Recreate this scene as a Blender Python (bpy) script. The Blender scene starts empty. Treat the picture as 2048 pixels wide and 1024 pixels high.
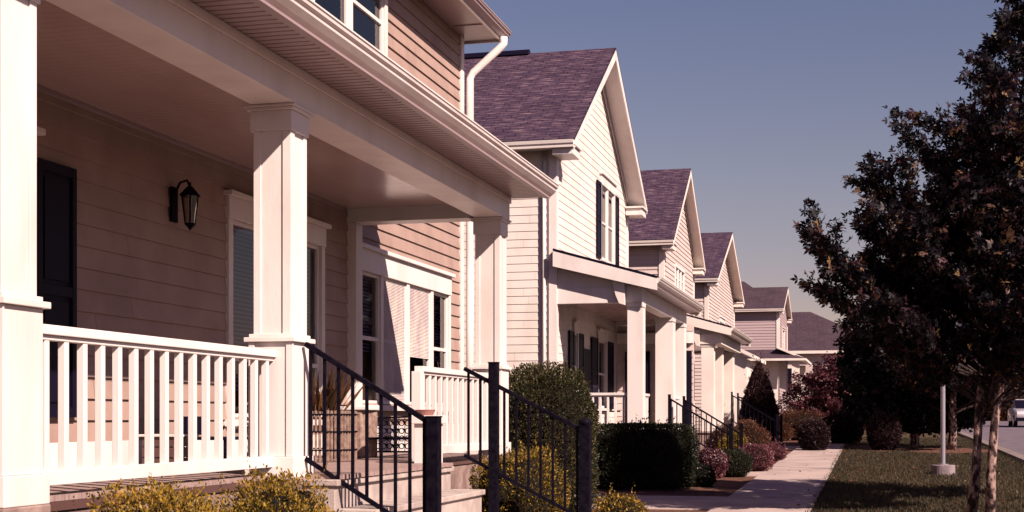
import bpy, math, random
import numpy as np
from mathutils import Vector, Matrix
random.seed(7); rng = np.random.default_rng(7)
S = bpy.context.scene
R = math.radians
# ------------------------------------------------------------------ camera
PSI = R(14.35); EYE = 1.5; FPX = 2800.0; HOR = 835.0
cam = bpy.data.cameras.new('camera'); camo = bpy.data.objects.new('camera', cam)
S.collection.objects.link(camo); S.camera = camo
cam.sensor_width = 36; cam.lens = FPX/2048*36; cam.shift_y = (HOR-512)/2048
cam.clip_start = .05; cam.clip_end = 6000
camo.location = (0, 0, EYE); camo.rotation_euler = (R(90), 0, PSI)
# ------------------------------------------------------------------ world and sun
SUN = Vector((1, -.67, .95)).normalized()
W = bpy.data.worlds.new('World'); S.world = W; W.use_nodes = True
nt = W.node_tree; nt.nodes.clear()
sky = nt.nodes.new('ShaderNodeTexSky'); sky.sky_type = 'NISHITA'; sky.sun_disc = False
sky.sun_elevation = math.asin(SUN.z); sky.sun_rotation = math.atan2(SUN.x, SUN.y)
sky.air_density = 1.0; sky.dust_density = .4; sky.ozone_density = 1.0; sky.altitude = 0
tint = nt.nodes.new('ShaderNodeMix'); tint.data_type = 'RGBA'; tint.blend_type = 'MULTIPLY'
tint.inputs[0].default_value = 1; tint.inputs[7].default_value = (.80, .66, 1.05, 1)
bg = nt.nodes.new('ShaderNodeBackground'); bg.inputs[1].default_value = .051
wo = nt.nodes.new('ShaderNodeOutputWorld')
tcw = nt.nodes.new('ShaderNodeTexCoord'); sep = nt.nodes.new('ShaderNodeSeparateXYZ'); rmp = nt.nodes.new('ShaderNodeValToRGB')   # dusty, rosy haze low in the sky
rmp.color_ramp.elements[0].position = .0; rmp.color_ramp.elements[0].color = (1.0, .60, .57, 1)
rmp.color_ramp.elements[1].position = .60; rmp.color_ramp.elements[1].color = (.27, .10, .46, 1)
e_ = rmp.color_ramp.elements.new(.16); e_.color = (1.0, .71, .69, 1)
e_ = rmp.color_ramp.elements.new(.32); e_.color = (.84, .67, .77, 1)
nt.links.new(tcw.outputs['Generated'], sep.inputs[0]); nt.links.new(sep.outputs['Z'], rmp.inputs[0]); nt.links.new(rmp.outputs[0], tint.inputs[7])
nt.links.new(sky.outputs[0], tint.inputs[6]); nt.links.new(tint.outputs[2], bg.inputs[0]); nt.links.new(bg.outputs[0], wo.inputs[0])
sl = bpy.data.lights.new('sun', 'SUN'); slo = bpy.data.objects.new('sun', sl); S.collection.objects.link(slo)
sl.energy = 5.0; sl.angle = R(.5); sl.color = (1, .83, .72)
slo.rotation_euler = SUN.to_track_quat('Z', 'Y').to_euler(); slo.location = (20, -15, 20)
S.view_settings.view_transform = 'Standard'; S.view_settings.look = 'None'
S.view_settings.exposure = .86; S.view_settings.gamma = 1; S.view_settings.use_curve_mapping = False
S.cycles.max_bounces = 7; S.cycles.diffuse_bounces = 1; S.cycles.transparent_max_bounces = 12
S.cycles.caustics_reflective = False; S.cycles.caustics_refractive = False
S.cycles.use_denoising = True

CS, SN = math.cos(PSI), math.sin(PSI)
def at(px, py, d):
    """a point given by its bearing in the photograph and its distance"""
    c = (px-1024)/FPX*d
    return Vector((c*CS-d*SN, c*SN+d*CS, EYE-(py-HOR)/FPX*d))
def gz(y): return .015*(min(max(y, 0), 100)-18)

# ------------------------------------------------------------------ materials
def mat(name, col, rough=.6, spec=.4, col2=None, scale=8, bump=0, bscale=60, stretch=(1, 1, 1), detail=6, lo=.35, hi=.65, coat=0, metal=0):
    m = bpy.data.materials.new(name); m.use_nodes = True; t = m.node_tree; n = t.nodes; b = n['Principled BSDF']
    b.inputs['Base Color'].default_value = (*col, 1); b.inputs['Roughness'].default_value = rough
    b.inputs['Specular IOR Level'].default_value = spec; b.inputs['Metallic'].default_value = metal
    b.inputs['Coat Weight'].default_value = coat
    tc = n.new('ShaderNodeTexCoord'); mp = n.new('ShaderNodeMapping'); mp.inputs['Scale'].default_value = stretch
    t.links.new(tc.outputs['Object'], mp.inputs[0])
    if col2:
        no = n.new('ShaderNodeTexNoise'); no.inputs['Scale'].default_value = scale; no.inputs['Detail'].default_value = detail
        cr = n.new('ShaderNodeValToRGB'); cr.color_ramp.elements[0].position = lo; cr.color_ramp.elements[1].position = hi
        cr.color_ramp.elements[0].color = (*col, 1); cr.color_ramp.elements[1].color = (*col2, 1)
        t.links.new(mp.outputs[0], no.inputs['Vector']); t.links.new(no.outputs[0], cr.inputs[0]); t.links.new(cr.outputs[0], b.inputs['Base Color'])
    if bump:
        n2 = n.new('ShaderNodeTexNoise'); n2.inputs['Scale'].default_value = bscale; n2.inputs['Detail'].default_value = 5
        bp = n.new('ShaderNodeBump'); bp.inputs['Strength'].default_value = bump; bp.inputs['Distance'].default_value = .02
        t.links.new(mp.outputs[0], n2.inputs['Vector']); t.links.new(n2.outputs[0], bp.inputs['Height']); t.links.new(bp.outputs[0], b.inputs['Normal'])
    return m
def leafmat(name, cols, rough=.5, trans=.35):
    m = bpy.data.materials.new(name); m.use_nodes = True; t = m.node_tree; n = t.nodes; b = n['Principled BSDF']
    a = n.new('ShaderNodeAttribute'); a.attribute_name = 'tone'
    cr = n.new('ShaderNodeValToRGB'); cr.color_ramp.interpolation = 'LINEAR'
    el = cr.color_ramp.elements
    while len(el) < len(cols): el.new(.5)
    for i, c in enumerate(cols): el[i].position = i/(len(cols)-1); el[i].color = (*c, 1)
    t.links.new(a.outputs['Fac'], cr.inputs[0]); t.links.new(cr.outputs[0], b.inputs['Base Color'])
    b.inputs['Roughness'].default_value = rough; b.inputs['Specular IOR Level'].default_value = .3
    tr = n.new('ShaderNodeBsdfTranslucent'); mx = n.new('ShaderNodeMixShader'); mx.inputs[0].default_value = trans
    t.links.new(cr.outputs[0], tr.inputs[0]); t.links.new(b.outputs[0], mx.inputs[1]); t.links.new(tr.outputs[0], mx.inputs[2])
    t.links.new(mx.outputs[0], n['Material Output'].inputs[0]); return m
def glassmat(name, tintc=(.84, .80, .88), base=.05):
    m = bpy.data.materials.new(name); m.use_nodes = True; t = m.node_tree; n = t.nodes; n.remove(n['Principled BSDF'])
    g = n.new('ShaderNodeBsdfGlossy'); g.inputs['Roughness'].default_value = .03
    tr = n.new('ShaderNodeBsdfTransparent'); tr.inputs[0].default_value = (*tintc, 1)
    fr = n.new('ShaderNodeFresnel'); fr.inputs[0].default_value = 1.5; mx = n.new('ShaderNodeMixShader')
    ad = n.new('ShaderNodeMath'); ad.operation = 'ADD'; ad.inputs[1].default_value = base; ad.use_clamp = True
    t.links.new(fr.outputs[0], ad.inputs[0]); t.links.new(ad.outputs[0], mx.inputs[0]); t.links.new(tr.outputs[0], mx.inputs[1]); t.links.new(g.outputs[0], mx.inputs[2])
    t.links.new(mx.outputs[0], n['Material Output'].inputs[0]); return m
def shinglemat(name, c1, c2, c3):
    m = bpy.data.materials.new(name); m.use_nodes = True; t = m.node_tree; n = t.nodes; b = n['Principled BSDF']
    uv = n.new('ShaderNodeUVMap')
    br = n.new('ShaderNodeTexBrick'); br.offset = .37; br.offset_frequency = 2
    br.inputs['Color1'].default_value = (*c1, 1); br.inputs['Color2'].default_value = (*c2, 1); br.inputs['Mortar'].default_value = (c1[0]*.35, c1[1]*.35, c1[2]*.35, 1)
    br.inputs['Scale'].default_value = 1; br.inputs['Brick Width'].default_value = .33; br.inputs['Row Height'].default_value = .14
    br.inputs['Mortar Size'].default_value = .012; br.inputs['Mortar Smooth'].default_value = .2; br.inputs['Bias'].default_value = -.1
    mp = n.new('ShaderNodeMapping'); mp.inputs['Scale'].default_value = (2.2, 22, 1)
    no = n.new('ShaderNodeTexNoise'); no.inputs['Scale'].default_value = 1.1; no.inputs['Detail'].default_value = 5
    cr = n.new('ShaderNodeValToRGB'); cr.color_ramp.elements[0].position = .54; cr.color_ramp.elements[1].position = .70
    mx = n.new('ShaderNodeMix'); mx.data_type = 'RGBA'; mx.inputs[7].default_value = (*c3, 1)
    no2 = n.new('ShaderNodeTexNoise'); no2.inputs['Scale'].default_value = .8; no2.inputs['Detail'].default_value = 3
    mx2 = n.new('ShaderNodeMix'); mx2.data_type = 'RGBA'; mx2.blend_type = 'MULTIPLY'; mx2.inputs[0].default_value = .5
    bp = n.new('ShaderNodeBump'); bp.inputs['Strength'].default_value = .8; bp.inputs['Distance'].default_value = .01; bp.invert = True
    L = t.links.new
    L(uv.outputs[0], br.inputs[0]); L(uv.outputs[0], mp.inputs[0]); L(mp.outputs[0], no.inputs['Vector']); L(no.outputs[0], cr.inputs[0])
    L(cr.outputs[0], mx.inputs[0]); L(br.outputs[0], mx.inputs[6]); L(uv.outputs[0], no2.inputs['Vector']); L(mx.outputs[2], mx2.inputs[6]); L(no2.outputs[0], mx2.inputs[7])
    L(mx2.outputs[2], b.inputs['Base Color']); L(br.outputs['Fac'], bp.inputs['Height']); L(bp.outputs[0], b.inputs['Normal'])
    b.inputs['Roughness'].default_value = .9; b.inputs['Specular IOR Level'].default_value = .15
    return m
M = {}
M['trim'] = mat('white_paint', (.77, .68, .65), .42, .4, (.62, .53, .50), 2.2, .08, 30, stretch=(1, 1, .4), lo=.45, hi=.80, detail=9)
M['trim_far'] = mat('white_paint_far', (.78, .68, .62), .55, .3, (.70, .60, .55), 1.5)
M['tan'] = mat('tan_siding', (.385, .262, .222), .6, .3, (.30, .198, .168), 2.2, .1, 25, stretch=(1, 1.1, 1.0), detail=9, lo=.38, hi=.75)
M['cream'] = mat('cream_siding', (.76, .655, .61), .6, .3, (.62, .52, .47), 2.4, .08, 25, stretch=(1.2, 1.2, .5), detail=9, lo=.42, hi=.8)
M['beige'] = mat('beige_siding', (.62, .49, .46), .6, .3, (.52, .41, .38), 2.0, stretch=(.3, .3, 4))
M['rose'] = mat('rose_siding', (.42, .31, .32), .6, .3, (.38, .28, .29), 2.0, stretch=(.3, .3, 4))
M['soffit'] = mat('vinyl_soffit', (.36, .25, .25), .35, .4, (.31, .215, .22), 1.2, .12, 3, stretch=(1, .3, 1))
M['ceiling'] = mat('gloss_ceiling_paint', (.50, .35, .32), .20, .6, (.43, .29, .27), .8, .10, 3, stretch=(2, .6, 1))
M['shingle'] = shinglemat('asphalt_shingles', (.060, .034, .066), (.085, .05, .085), (.30, .19, .22))
M['shingle_far'] = shinglemat('asphalt_shingles_far', (.075, .045, .065), (.095, .06, .078), (.15, .10, .11))
M['dark'] = mat('black_shutter_paint', (.006, .004, .014), .5, .12)
M['iron'] = mat('black_iron', (.003, .002, .006), .55, .04, (.008, .006, .011), 20, .1, 80)
M['glass'] = glassmat('window_glass')
M['lampglass'] = glassmat('lantern_glass', (.7, .65, .6), .1)
M['blind'] = mat('blind_slats', (.42, .36, .60), .5, .3)
M['curtain'] = mat('pale_screen', (.74, .62, .56), .7, .2, (.55, .44, .44), 5, .5, 120, stretch=(1, 1, .5))
M['deck'] = mat('deck_boards', (.40, .28, .25), .6, .3, (.27, .18, .17), 6, .3, 40, stretch=(.6, 8, 1))
M['concrete'] = mat('concrete', (.50, .41, .37), .85, .2, (.34, .27, .25), 4, .3, 90)
M['walk'] = mat('sidewalk_concrete', (.44, .34, .31), .85, .2, (.31, .23, .215), 1.1, .25, 90, detail=10, lo=.42, hi=.72)
M['asphalt'] = mat('asphalt', (.12, .095, .12), .95, .08, (.17, .135, .155), 2, .3, 70)
M['drive'] = mat('driveway_concrete', (.30, .24, .25), .85, .2, (.25, .20, .21), 1.5)
M['kerb'] = mat('kerb_stone', (.24, .19, .18), .9, .1, (.16, .12, .12), 3)
M['stone'] = mat('foundation_stone', (.20, .13, .115), .85, .2, (.34, .24, .21), 5, .9, 9)
M['mulch'] = mat('mulch', (.085, .040, .030), .95, .1, (.17, .085, .06), 14, 1, 60)
M['soil'] = mat('lawn_soil', (.050, .034, .020), .95, .1, (.09, .060, .035), 3, 1, 40)
M['wood'] = mat('chestnut_wood', (.10, .05, .045), .5, .4)
M['wicker'] = mat('willow_slats', (.36, .25, .20), .7, .3, (.20, .12, .10), 20)
M['terracotta'] = mat('terracotta', (.30, .14, .12), .7, .2)
M['steel'] = mat('painted_steel', (.30, .27, .32), .4, .4, metal=.3)
M['carpaint'] = mat('silver_car_paint', (.42, .38, .42), .25, .5, coat=.6)
M['rubber'] = mat('tyre_rubber', (.015, .013, .015), .8, .2)
M['chrome'] = mat('wheel_alloy', (.5, .48, .5), .3, .5, metal=.8)
M['lens'] = mat('lamp_lens', (.7, .68, .72), .1, .6)
M['bark'] = mat('pale_bark', (.34, .22, .19), .9, .1, (.035, .02, .022), 16, 1, 30, stretch=(1, 1, .5), lo=.42, hi=.56)
M['darkbark'] = mat('dark_bark', (.06, .04, .04), .9, .1, (.03, .02, .02), 9, 1, 30)
M['L_maple'] = leafmat('maple_leaves', [(.005, .005, .008), (.010, .008, .012), (.020, .011, .017), (.075, .028, .034), (.24, .14, .06)])
M['L_dark'] = leafmat('dark_evergreen_leaves', [(.006, .008, .008), (.012, .013, .012), (.03, .02, .02)])
M['L_box'] = leafmat('boxwood_leaves', [(.020, .024, .010), (.05, .045, .018), (.11, .080, .03), (.20, .13, .06)])
M['L_hedge'] = leafmat('hedge_leaves', [(.010, .014, .008), (.022, .024, .012), (.06, .045, .025)])
M['L_gold'] = leafmat('golden_leaves', [(.030, .018, .008), (.13, .085, .012), (.40, .25, .028), (.46, .20, .09)])
M['L_red'] = leafmat('purple_leaves', [(.030, .008, .014), (.09, .022, .035), (.24, .08, .10), (.36, .17, .16)])
M['L_rust'] = leafmat('rusty_heather', [(.05, .02, .012), (.13, .05, .03), (.24, .11, .06)])
M['L_blade'] = leafmat('blade_leaves', [(.05, .03, .015), (.12, .05, .03), (.30, .15, .07)])
M['L_flower'] = leafmat('pale_petals', [(.40, .20, .24), (.65, .45, .45), (.80, .68, .64)])
M['L_grass'] = leafmat('grass_blades', [(.034, .026, .014), (.062, .046, .024), (.12, .085, .05)], .6, .3)
M['L_cone'] = leafmat('russet_evergreen', [(.015, .007, .009), (.04, .015, .018), (.09, .035, .035)])
M['foot'] = mat('weathered_concrete', (.26, .20, .21), .9, .1, (.18, .14, .15), 7, .3, 60)
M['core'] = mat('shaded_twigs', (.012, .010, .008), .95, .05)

# ------------------------------------------------------------------ builders
class MB:
    def __init__(s): s.v = []; s.f = []; s.m = []; s.uv = []; s.p = []
    def face(s, pts, mi=0, uv=None):
        i = len(s.v); s.v += [tuple(p) for p in pts]; s.f.append(tuple(range(i, i+len(pts)))); s.m.append(mi)
        s.uv += list(uv) if uv else [(0, 0)]*len(pts)
    def box(s, x0, x1, y0, y1, z0, z1, mi=0):
        x0, x1 = sorted((x0, x1)); y0, y1 = sorted((y0, y1)); z0, z1 = sorted((z0, z1)); s.p.append((len(s.v), len(s.f)))
        i = len(s.v); s.v += [(x0, y0, z0), (x1, y0, z0), (x1, y1, z0), (x0, y1, z0), (x0, y0, z1), (x1, y0, z1), (x1, y1, z1), (x0, y1, z1)]
        for q in ((0, 3, 2, 1), (4, 5, 6, 7), (0, 1, 5, 4), (1, 2, 6, 5), (2, 3, 7, 6), (3, 0, 4, 7)):
            s.f.append(tuple(i+k for k in q)); s.m.append(mi); s.uv += [(0, 0)]*4
    def prism(s, poly, axis, t0, t1, mi=0):
        """poly in the plane across axis ('Y': (x,z), 'X': (y,z), 'Z': (x,y))"""
        def P(a, b, t): return {'Y': (a, t, b), 'X': (t, a, b), 'Z': (a, b, t)}[axis]
        s.p.append((len(s.v), len(s.f))); n = len(poly); i = len(s.v); s.v += [P(a, b, t0) for a, b in poly]+[P(a, b, t1) for a, b in poly]
        s.f.append(tuple(range(i+n-1, i-1, -1))); s.m.append(mi); s.uv += [(0, 0)]*n
        s.f.append(tuple(range(i+n, i+2*n))); s.m.append(mi); s.uv += [(0, 0)]*n
        for k in range(n):
            s.f.append((i+k, i+(k+1) % n, i+n+(k+1) % n, i+n+k)); s.m.append(mi); s.uv += [(0, 0)]*4
    def bar(s, p, q, w, h, mi=0, up=(0, 0, 1)):
        p, q = Vector(p), Vector(q); d = (q-p).normalized(); u = Vector(up)
        if abs(d.dot(u)) > .99: u = Vector((0, 1, 0))
        a = d.cross(u).normalized()*w/2; b = a.cross(d).normalized()*h/2
        i = len(s.v); s.v += [tuple(c+e) for c in (p, q) for e in (-a-b, a-b, a+b, -a+b)]
        for f in ((0, 1, 2, 3), (7, 6, 5, 4), (0, 4, 5, 1), (1, 5, 6, 2), (2, 6, 7, 3), (3, 7, 4, 0)):
            s.f.append(tuple(i+k for k in f)); s.m.append(mi); s.uv += [(0, 0)]*4
    def tube(s, pts, rad, n=8, mi=0, cap=True):
        pts = [Vector(p) for p in pts]
        if not hasattr(rad, '__len__'): rad = [rad]*len(pts)
        rings = []; a = None
        for k, p in enumerate(pts):
            d = (pts[min(k+1, len(pts)-1)]-pts[max(k-1, 0)])
            d = d.normalized() if d.length > 1e-9 else Vector((0, 0, 1))
            if a is None: a = d.orthogonal().normalized()
            a = (a-d*a.dot(d)); a = a.normalized() if a.length > 1e-6 else d.orthogonal().normalized()
            b = d.cross(a); i = len(s.v)
            s.v += [tuple(p+(a*math.cos(2*math.pi*j/n)+b*math.sin(2*math.pi*j/n))*rad[k]) for j in range(n)]; rings.append(i)
        for r0, r1 in zip(rings, rings[1:]):
            for j in range(n):
                s.f.append((r0+j, r0+(j+1) % n, r1+(j+1) % n, r1+j)); s.m.append(mi); s.uv += [(0, 0)]*4
        if cap:
            s.f.append(tuple(range(rings[0]+n-1, rings[0]-1, -1))); s.m.append(mi); s.uv += [(0, 0)]*n
            s.f.append(tuple(range(rings[-1], rings[-1]+n))); s.m.append(mi); s.uv += [(0, 0)]*n
    def lathe(s, c, prof, n=16, mi=0):
        s.tube([Vector((c[0], c[1], c[2]+z+.00001*i)) for i, (r, z) in enumerate(prof)], [max(r, .0005) for r, z in prof], n, mi)
    def pieces(s, name, mats, parent=None, bevel=0):
        """every box or prism collected so far becomes an object of its own"""
        ends = s.p[1:]+[(len(s.v), len(s.f))]
        for (v0, f0), (v1, f1) in zip(s.p, ends):
            k = MB(); k.v = s.v[v0:v1]; k.f = [tuple(i-v0 for i in f) for f in s.f[f0:f1]]; k.m = s.m[f0:f1]; k.uv = [(0, 0)]*sum(len(f) for f in k.f)
            k.build(name, mats, parent, bevel)
    def build(s, name, mats, parent=None, bevel=0, smooth=False):
        if not isinstance(mats, (list, tuple)): mats = [mats]
        me = bpy.data.meshes.new(name); me.from_pydata(s.v, [], s.f)
        for m in mats: me.materials.append(m)
        me.polygons.foreach_set('material_index', s.m)
        ul = me.uv_layers.new(name='UVMap'); ul.data.foreach_set('uv', [c for u in s.uv for c in u])
        if smooth: me.polygons.foreach_set('use_smooth', [True]*len(me.polygons))
        me.update(); return link(name, me, parent, bevel)
def link(name, me, parent=None, bevel=0):
    o = bpy.data.objects.new(name, me); S.collection.objects.link(o)
    if parent is not None:
        o.parent = parent
        if parent.type == 'EMPTY': o.matrix_parent_inverse = Matrix.Translation(-parent.location)
    if bevel:
        b = o.modifiers.new('bevel', 'BEVEL'); b.width = bevel; b.segments = 2; b.limit_method = 'ANGLE'
    return o
def thing(name, label, cat, loc, group=None):
    o = bpy.data.objects.new(name, None); S.collection.objects.link(o); o.location = loc; o.empty_display_size = .2
    return tag(o, label, cat, group)
def tag(o, label, cat, group=None):
    o['label'] = label; o['category'] = cat
    if group: o['group'] = group
    return o
def struct(o, kind='structure'): o['kind'] = kind; return o

def face_map(axis, plane):
    """(u, outward, z) -> world, for a wall facing the street ('S': +X), the viewer ('N': -Y) or away ('F': +Y)"""
    if axis == 'S': return lambda u, d, z: (plane+d, u, z)
    if axis == 'N': return lambda u, d, z: (u, plane-d, z)
    return lambda u, d, z: (u, plane+d, z)
def lbox(mb, mp, u0, u1, d0, d1, z0, z1, mi=0):
    a = mp(u0, d0, z0); b = mp(u1, d1, z1); mb.box(a[0], b[0], a[1], b[1], a[2], b[2], mi)
def siding(mb, mp, ext, z0, z1, holes=(), exp=.175, lip=.02, back=.0, joints=True):
    z = z0
    while z < z1-.005:
        zt = min(z+exp, z1); cuts = sorted({z, zt, *[h for H in holes for h in (H[2], H[3]) if z < h < zt]})
        for za, zb in zip(cuts, cuts[1:]):
            oa = back+lip*(1-(za-z)/exp); ob = back+lip*(1-(zb-z)/exp)
            e0, e1 = ext(za), ext(zb)
            if e0[1]-e0[0] < .01: continue
            if za == z: jr = random.Random(int(z*977)+len(mb.f)); js = [e0[0]+2.1*jr.random()+3.66*k for k in range(1+int((e0[1]-e0[0])/3.66))]; js = [j for j in js if e0[0]+.3 < j < e0[1]-.3]
            hs = [(H[0], H[1]) for H in holes if H[2] < (za+zb)/2 < H[3]]
            hs = sorted(hs+[(j, j+.0035) for j in js if joints and not any(a-.1 < j < b+.1 for a, b in hs) and e1[0]+.1 < j < e1[1]-.1])
            lo0, lo1 = e0[0], e1[0]
            for h0, h1 in hs:
                if h0 > max(lo0, lo1): quad4(mb, mp, lo0, lo1, h0, h0, oa, ob, za, zb)
                lo0 = lo1 = h1
            quad4(mb, mp, lo0, lo1, e0[1], max(e1[1], lo1), oa, ob, za, zb)
            if za == z:
                for s0, s1 in segs(e0, hs): mb.face([mp(s0, back, za), mp(s1, back, za), mp(s1, oa, za), mp(s0, oa, za)])
        z = zt
def segs(e, hs):
    lo = e[0]; out = []
    for a, b in hs:
        if a > lo: out.append((lo, a))
        lo = b
    if e[1] > lo: out.append((lo, e[1]))
    return out
def quad4(mb, mp, a0, a1, b0, b1, oa, ob, za, zb):
    if b0-a0 < .002 and b1-a1 < .002: return
    mb.face([mp(a0, oa, za), mp(b0, oa, za), mp(b1, ob, zb), mp(a1, ob, zb)])

def window(house, axis, plane, u0, u1, z0, z1, cols=1, casing=.10, header=.2, blind='blind', bfrac=1.0, trim='trim', shutters=None, crown=True, fills=None, sill=True, label=None, swid=.38, railpos=.5, slat=.05, bounds=None):
    """a real opening: casing, sashes, glass, blind or curtain behind it"""
    mp = face_map(axis, plane); T = M[trim]; w = MB(); pr = .045
    lbox(w, mp, u0-casing, u0, -.02, pr, z0-.02, z1); lbox(w, mp, u1, u1+casing, -.02, pr, z0-.02, z1)
    bd = bounds or [u0+(u1-u0)*c/cols for c in range(cols+1)]
    for c in range(1, cols):
        um = bd[c]; lbox(w, mp, um-.05, um+.05, -.06, pr-.01, z0, z1)
    zr = z0+(z1-z0)*railpos
    for c in range(cols):
        a = bd[c]+(.05 if c else 0); b = bd[c+1]-(.05 if c < cols-1 else 0)
        lbox(w, mp, a, b, -.055, .0, zr-.025, zr+.025)
        for x0, x1 in ((a, a+.035), (b-.035, b)): lbox(w, mp, x0, x1, -.05, .005, z0, z1)
        lbox(w, mp, a+.035, b-.035, -.05, .004, z0, z0+.04); lbox(w, mp, a+.035, b-.035, -.05, .004, z1-.04, z1)
    o = w.build('window', T, house, .004)
    if label: o['label'] = label
    g = MB(); a = mp(u0, -.03, z0); b = mp(u1, -.03, z1)
    g.face([mp(u0, -.03, z0), mp(u1, -.03, z0), mp(u1, -.03, z1), mp(u0, -.03, z1)]); g.build('pane', M['glass'], o)
    h = MB(); lbox(h, mp, u0-casing-.01, u1+casing+.01, -.02, pr+.01, z1+.001, z1+header)
    if crown: lbox(h, mp, u0-casing-.05, u1+casing+.05, -.02, pr+.06, z1+header, z1+header+.05)
    h.build('window_header', T, o, .004)
    if sill:
        s = MB(); lbox(s, mp, u0-casing-.03, u1+casing+.03, -.02, pr+.05, z0-.09, z0-.021); s.build('sill', T, o, .004)
    for c in range(cols):
        a = bd[c]+.03; b = bd[c+1]-.03
        kind = (fills[c] if fills else blind)
        if kind in ('blind', 'palebl'):
            bl = MB(); z = z1-.05; zb = z1-(z1-z0)*bfrac
            lbox(bl, mp, a, b, -.14, -.10, z1-.06, z1-.01)
            while z > zb:
                p = [mp(a, -.10, z-.012), mp(b, -.10, z-.012), mp(b, -.145, z+.016), mp(a, -.145, z+.016)]
                bl.face(p); z -= slat
            bl.build('blind', M['blind'] if kind == 'blind' else M['curtain'], o)
        elif kind in ('screen', 'halfscreen'):      # woven sun screen hung outside the glass
            cu = MB(); zb = z0+.03 if kind == 'screen' else z0+(z1-z0)*.40; z = zb
            while z < z1-.03: cu.face([mp(a+.04, .006, z), mp(b-.04, .006, z), mp(b-.04, -.002, z+.016), mp(a+.04, -.002, z+.016)]); z += .02
            cu.face([mp(a+.03, -.006, zb), mp(b-.03, -.006, zb), mp(b-.03, -.006, z1-.02), mp(a+.03, -.006, z1-.02)])
            cu.build('sun_screen', M['curtain'], o)
        elif kind == 'curtain':
            cu = MB(); n = max(6, int((b-a)/.05)); zb = z1-(z1-z0)*bfrac
            us = [a+(b-a)*k/n for k in range(n+1)]; ds = [-.13+.015*math.sin(k*1.9) for k in range(n+1)]
            for k in range(n):
                cu.face([mp(us[k], ds[k], zb), mp(us[k+1], ds[k+1], zb), mp(us[k+1], ds[k+1], z1-.01), mp(us[k], ds[k], z1-.01)])
            cu.build('curtain', M['curtain'], o)
    if shutters:
        for sgn in shutters:
            c0 = (u0-casing-.02-swid) if sgn < 0 else (u1+casing+.02)
            shutter(house, mp, c0, c0+swid, z0-.04, z1+.02)
    return o
def shutter(house, mp, c0, c1, z0, z1):
    s = MB(); t = .05
    lbox(s, mp, c0, c1, .021, .035, z0, z1)
    lbox(s, mp, c0, c0+.06, .035, t+.01, z0, z1); lbox(s, mp, c1-.06, c1, .035, t+.01, z0, z1)
    zm = (z0+z1)/2
    for a in (z0, zm-.04, z1-.08): lbox(s, mp, c0+.06, c1-.06, .035, t+.008, a, a+.08)
    for a, b in ((z0+.08, zm-.04), (zm+.04, z1-.08)):
        lbox(s, mp, c0+.10, c1-.10, .035, t, a+.04, b-.04)
    return s.build('shutter', M['dark'], house, .003)

def roof_slab(mb, axis, p0, p1, q0, q1, thick=.10):
    """roof plane between the eave edge p0-p1 and the ridge edge q0-q1 with shingle uv"""
    p0, p1, q0, q1 = map(Vector, (p0, p1, q0, q1)); w = (p1-p0).length; h = (q0-p0).length
    dn = Vector((0, 0, -thick))
    ex = (p1-p0).normalized(); off = (q0-p0).dot(ex); off2 = (q1-p0).dot(ex); hh = ((q0-p0)-ex*off).length
    mb.face([p0, p1, q1, q0], 0, [(0, 0), (w, 0), (off2, hh), (off, hh)])
    mb.face([p0+dn, q0+dn, q1+dn, p1+dn], 1)
    mb.face([p0, p0+dn, p1+dn, p1], 1); mb.face([p0, q0, q0+dn, p0+dn], 1); mb.face([p1, p1+dn, q1+dn, q1], 1)
    mb.face([q0, q1, q1+dn, q0+dn], 1)

def column(house, x0, x1, y0, y1, z0, z1, zp, trim='trim'):
    """square porch column: pedestal to zp, ledge, panelled shaft, neck and cap; x1 faces the street, y0 the viewer"""
    c = MB(); e = .03
    c.box(x0, x1, y0, y1, zp+.06, z1)
    for (a, b, q0, q1, dy) in ((x0, x0+.06, y0-.012, y0+.002, 0), (x1-.06, x1, y0-.012, y0+.002, 0)): c.box(a, b+(.012 if b == x1 else 0), q0, q1, zp+.06, z1-.2)
    for a, b in ((y0+.003, y0+.06), (y1-.06, y1)): c.box(x1-.002, x1+.012, a, b, zp+.06, z1-.2)
    o = c.build('column', M[trim], house, .004)
    p = MB(); p.box(x0-e, x1+e, y0-e, y1+e, z0+.16, zp); p.box(x0-e-.025, x1+e+.025, y0-e-.025, y1+e+.025, z0, z0+.16)
    for a, b in ((x0-e, x0-e+.05), (x1+e-.05, x1+e+.011)): p.box(a, b, y0-e-.011, y0-e+.001, z0+.16, zp)
    p.build('pedestal', M[trim], o, .005)
    k = MB(); k.box(x0-e-.03, x1+e+.03, y0-e-.03, y1+e+.03, zp, zp+.035); k.box(x0-e, x1+e, y0-e, y1+e, zp+.035, zp+.062); k.build('ledge', M[trim], o, .004)
    n = MB(); n.box(x0-.022, x1+.022, y0-.022, y1+.022, z1-.2, z1-.045); n.box(x0-.045, x1+.045, y0-.045, y1+.045, z1-.045, z1-.02); n.box(x0-.06, x1+.06, y0-.06, y1+.06, z1-.02, z1-.001); n.build('cap', M[trim], o, .004)
    return o

def plain_column(house, x0, x1, y0, y1, z0, z1, trim):
    c = MB(); c.box(x0, x1, y0, y1, z0+.12, z1)
    for a, b in ((y0, y0+.05), (y1-.05, y1)): c.box(x1-.002, x1+.012, a, b, z0+.12, z1-.10)
    o = c.build('column', M[trim], house, .006)
    b = MB(); b.box(x0-.03, x1+.03, y0-.03, y1+.03, z0, z0+.12); b.build('base', M[trim], o, .005)
    b = MB(); b.box(x0-.02, x1+.02, y0-.02, y1+.02, z1-.09, z1-.001); b.build('cap', M[trim], o, .005)
    return o

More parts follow.
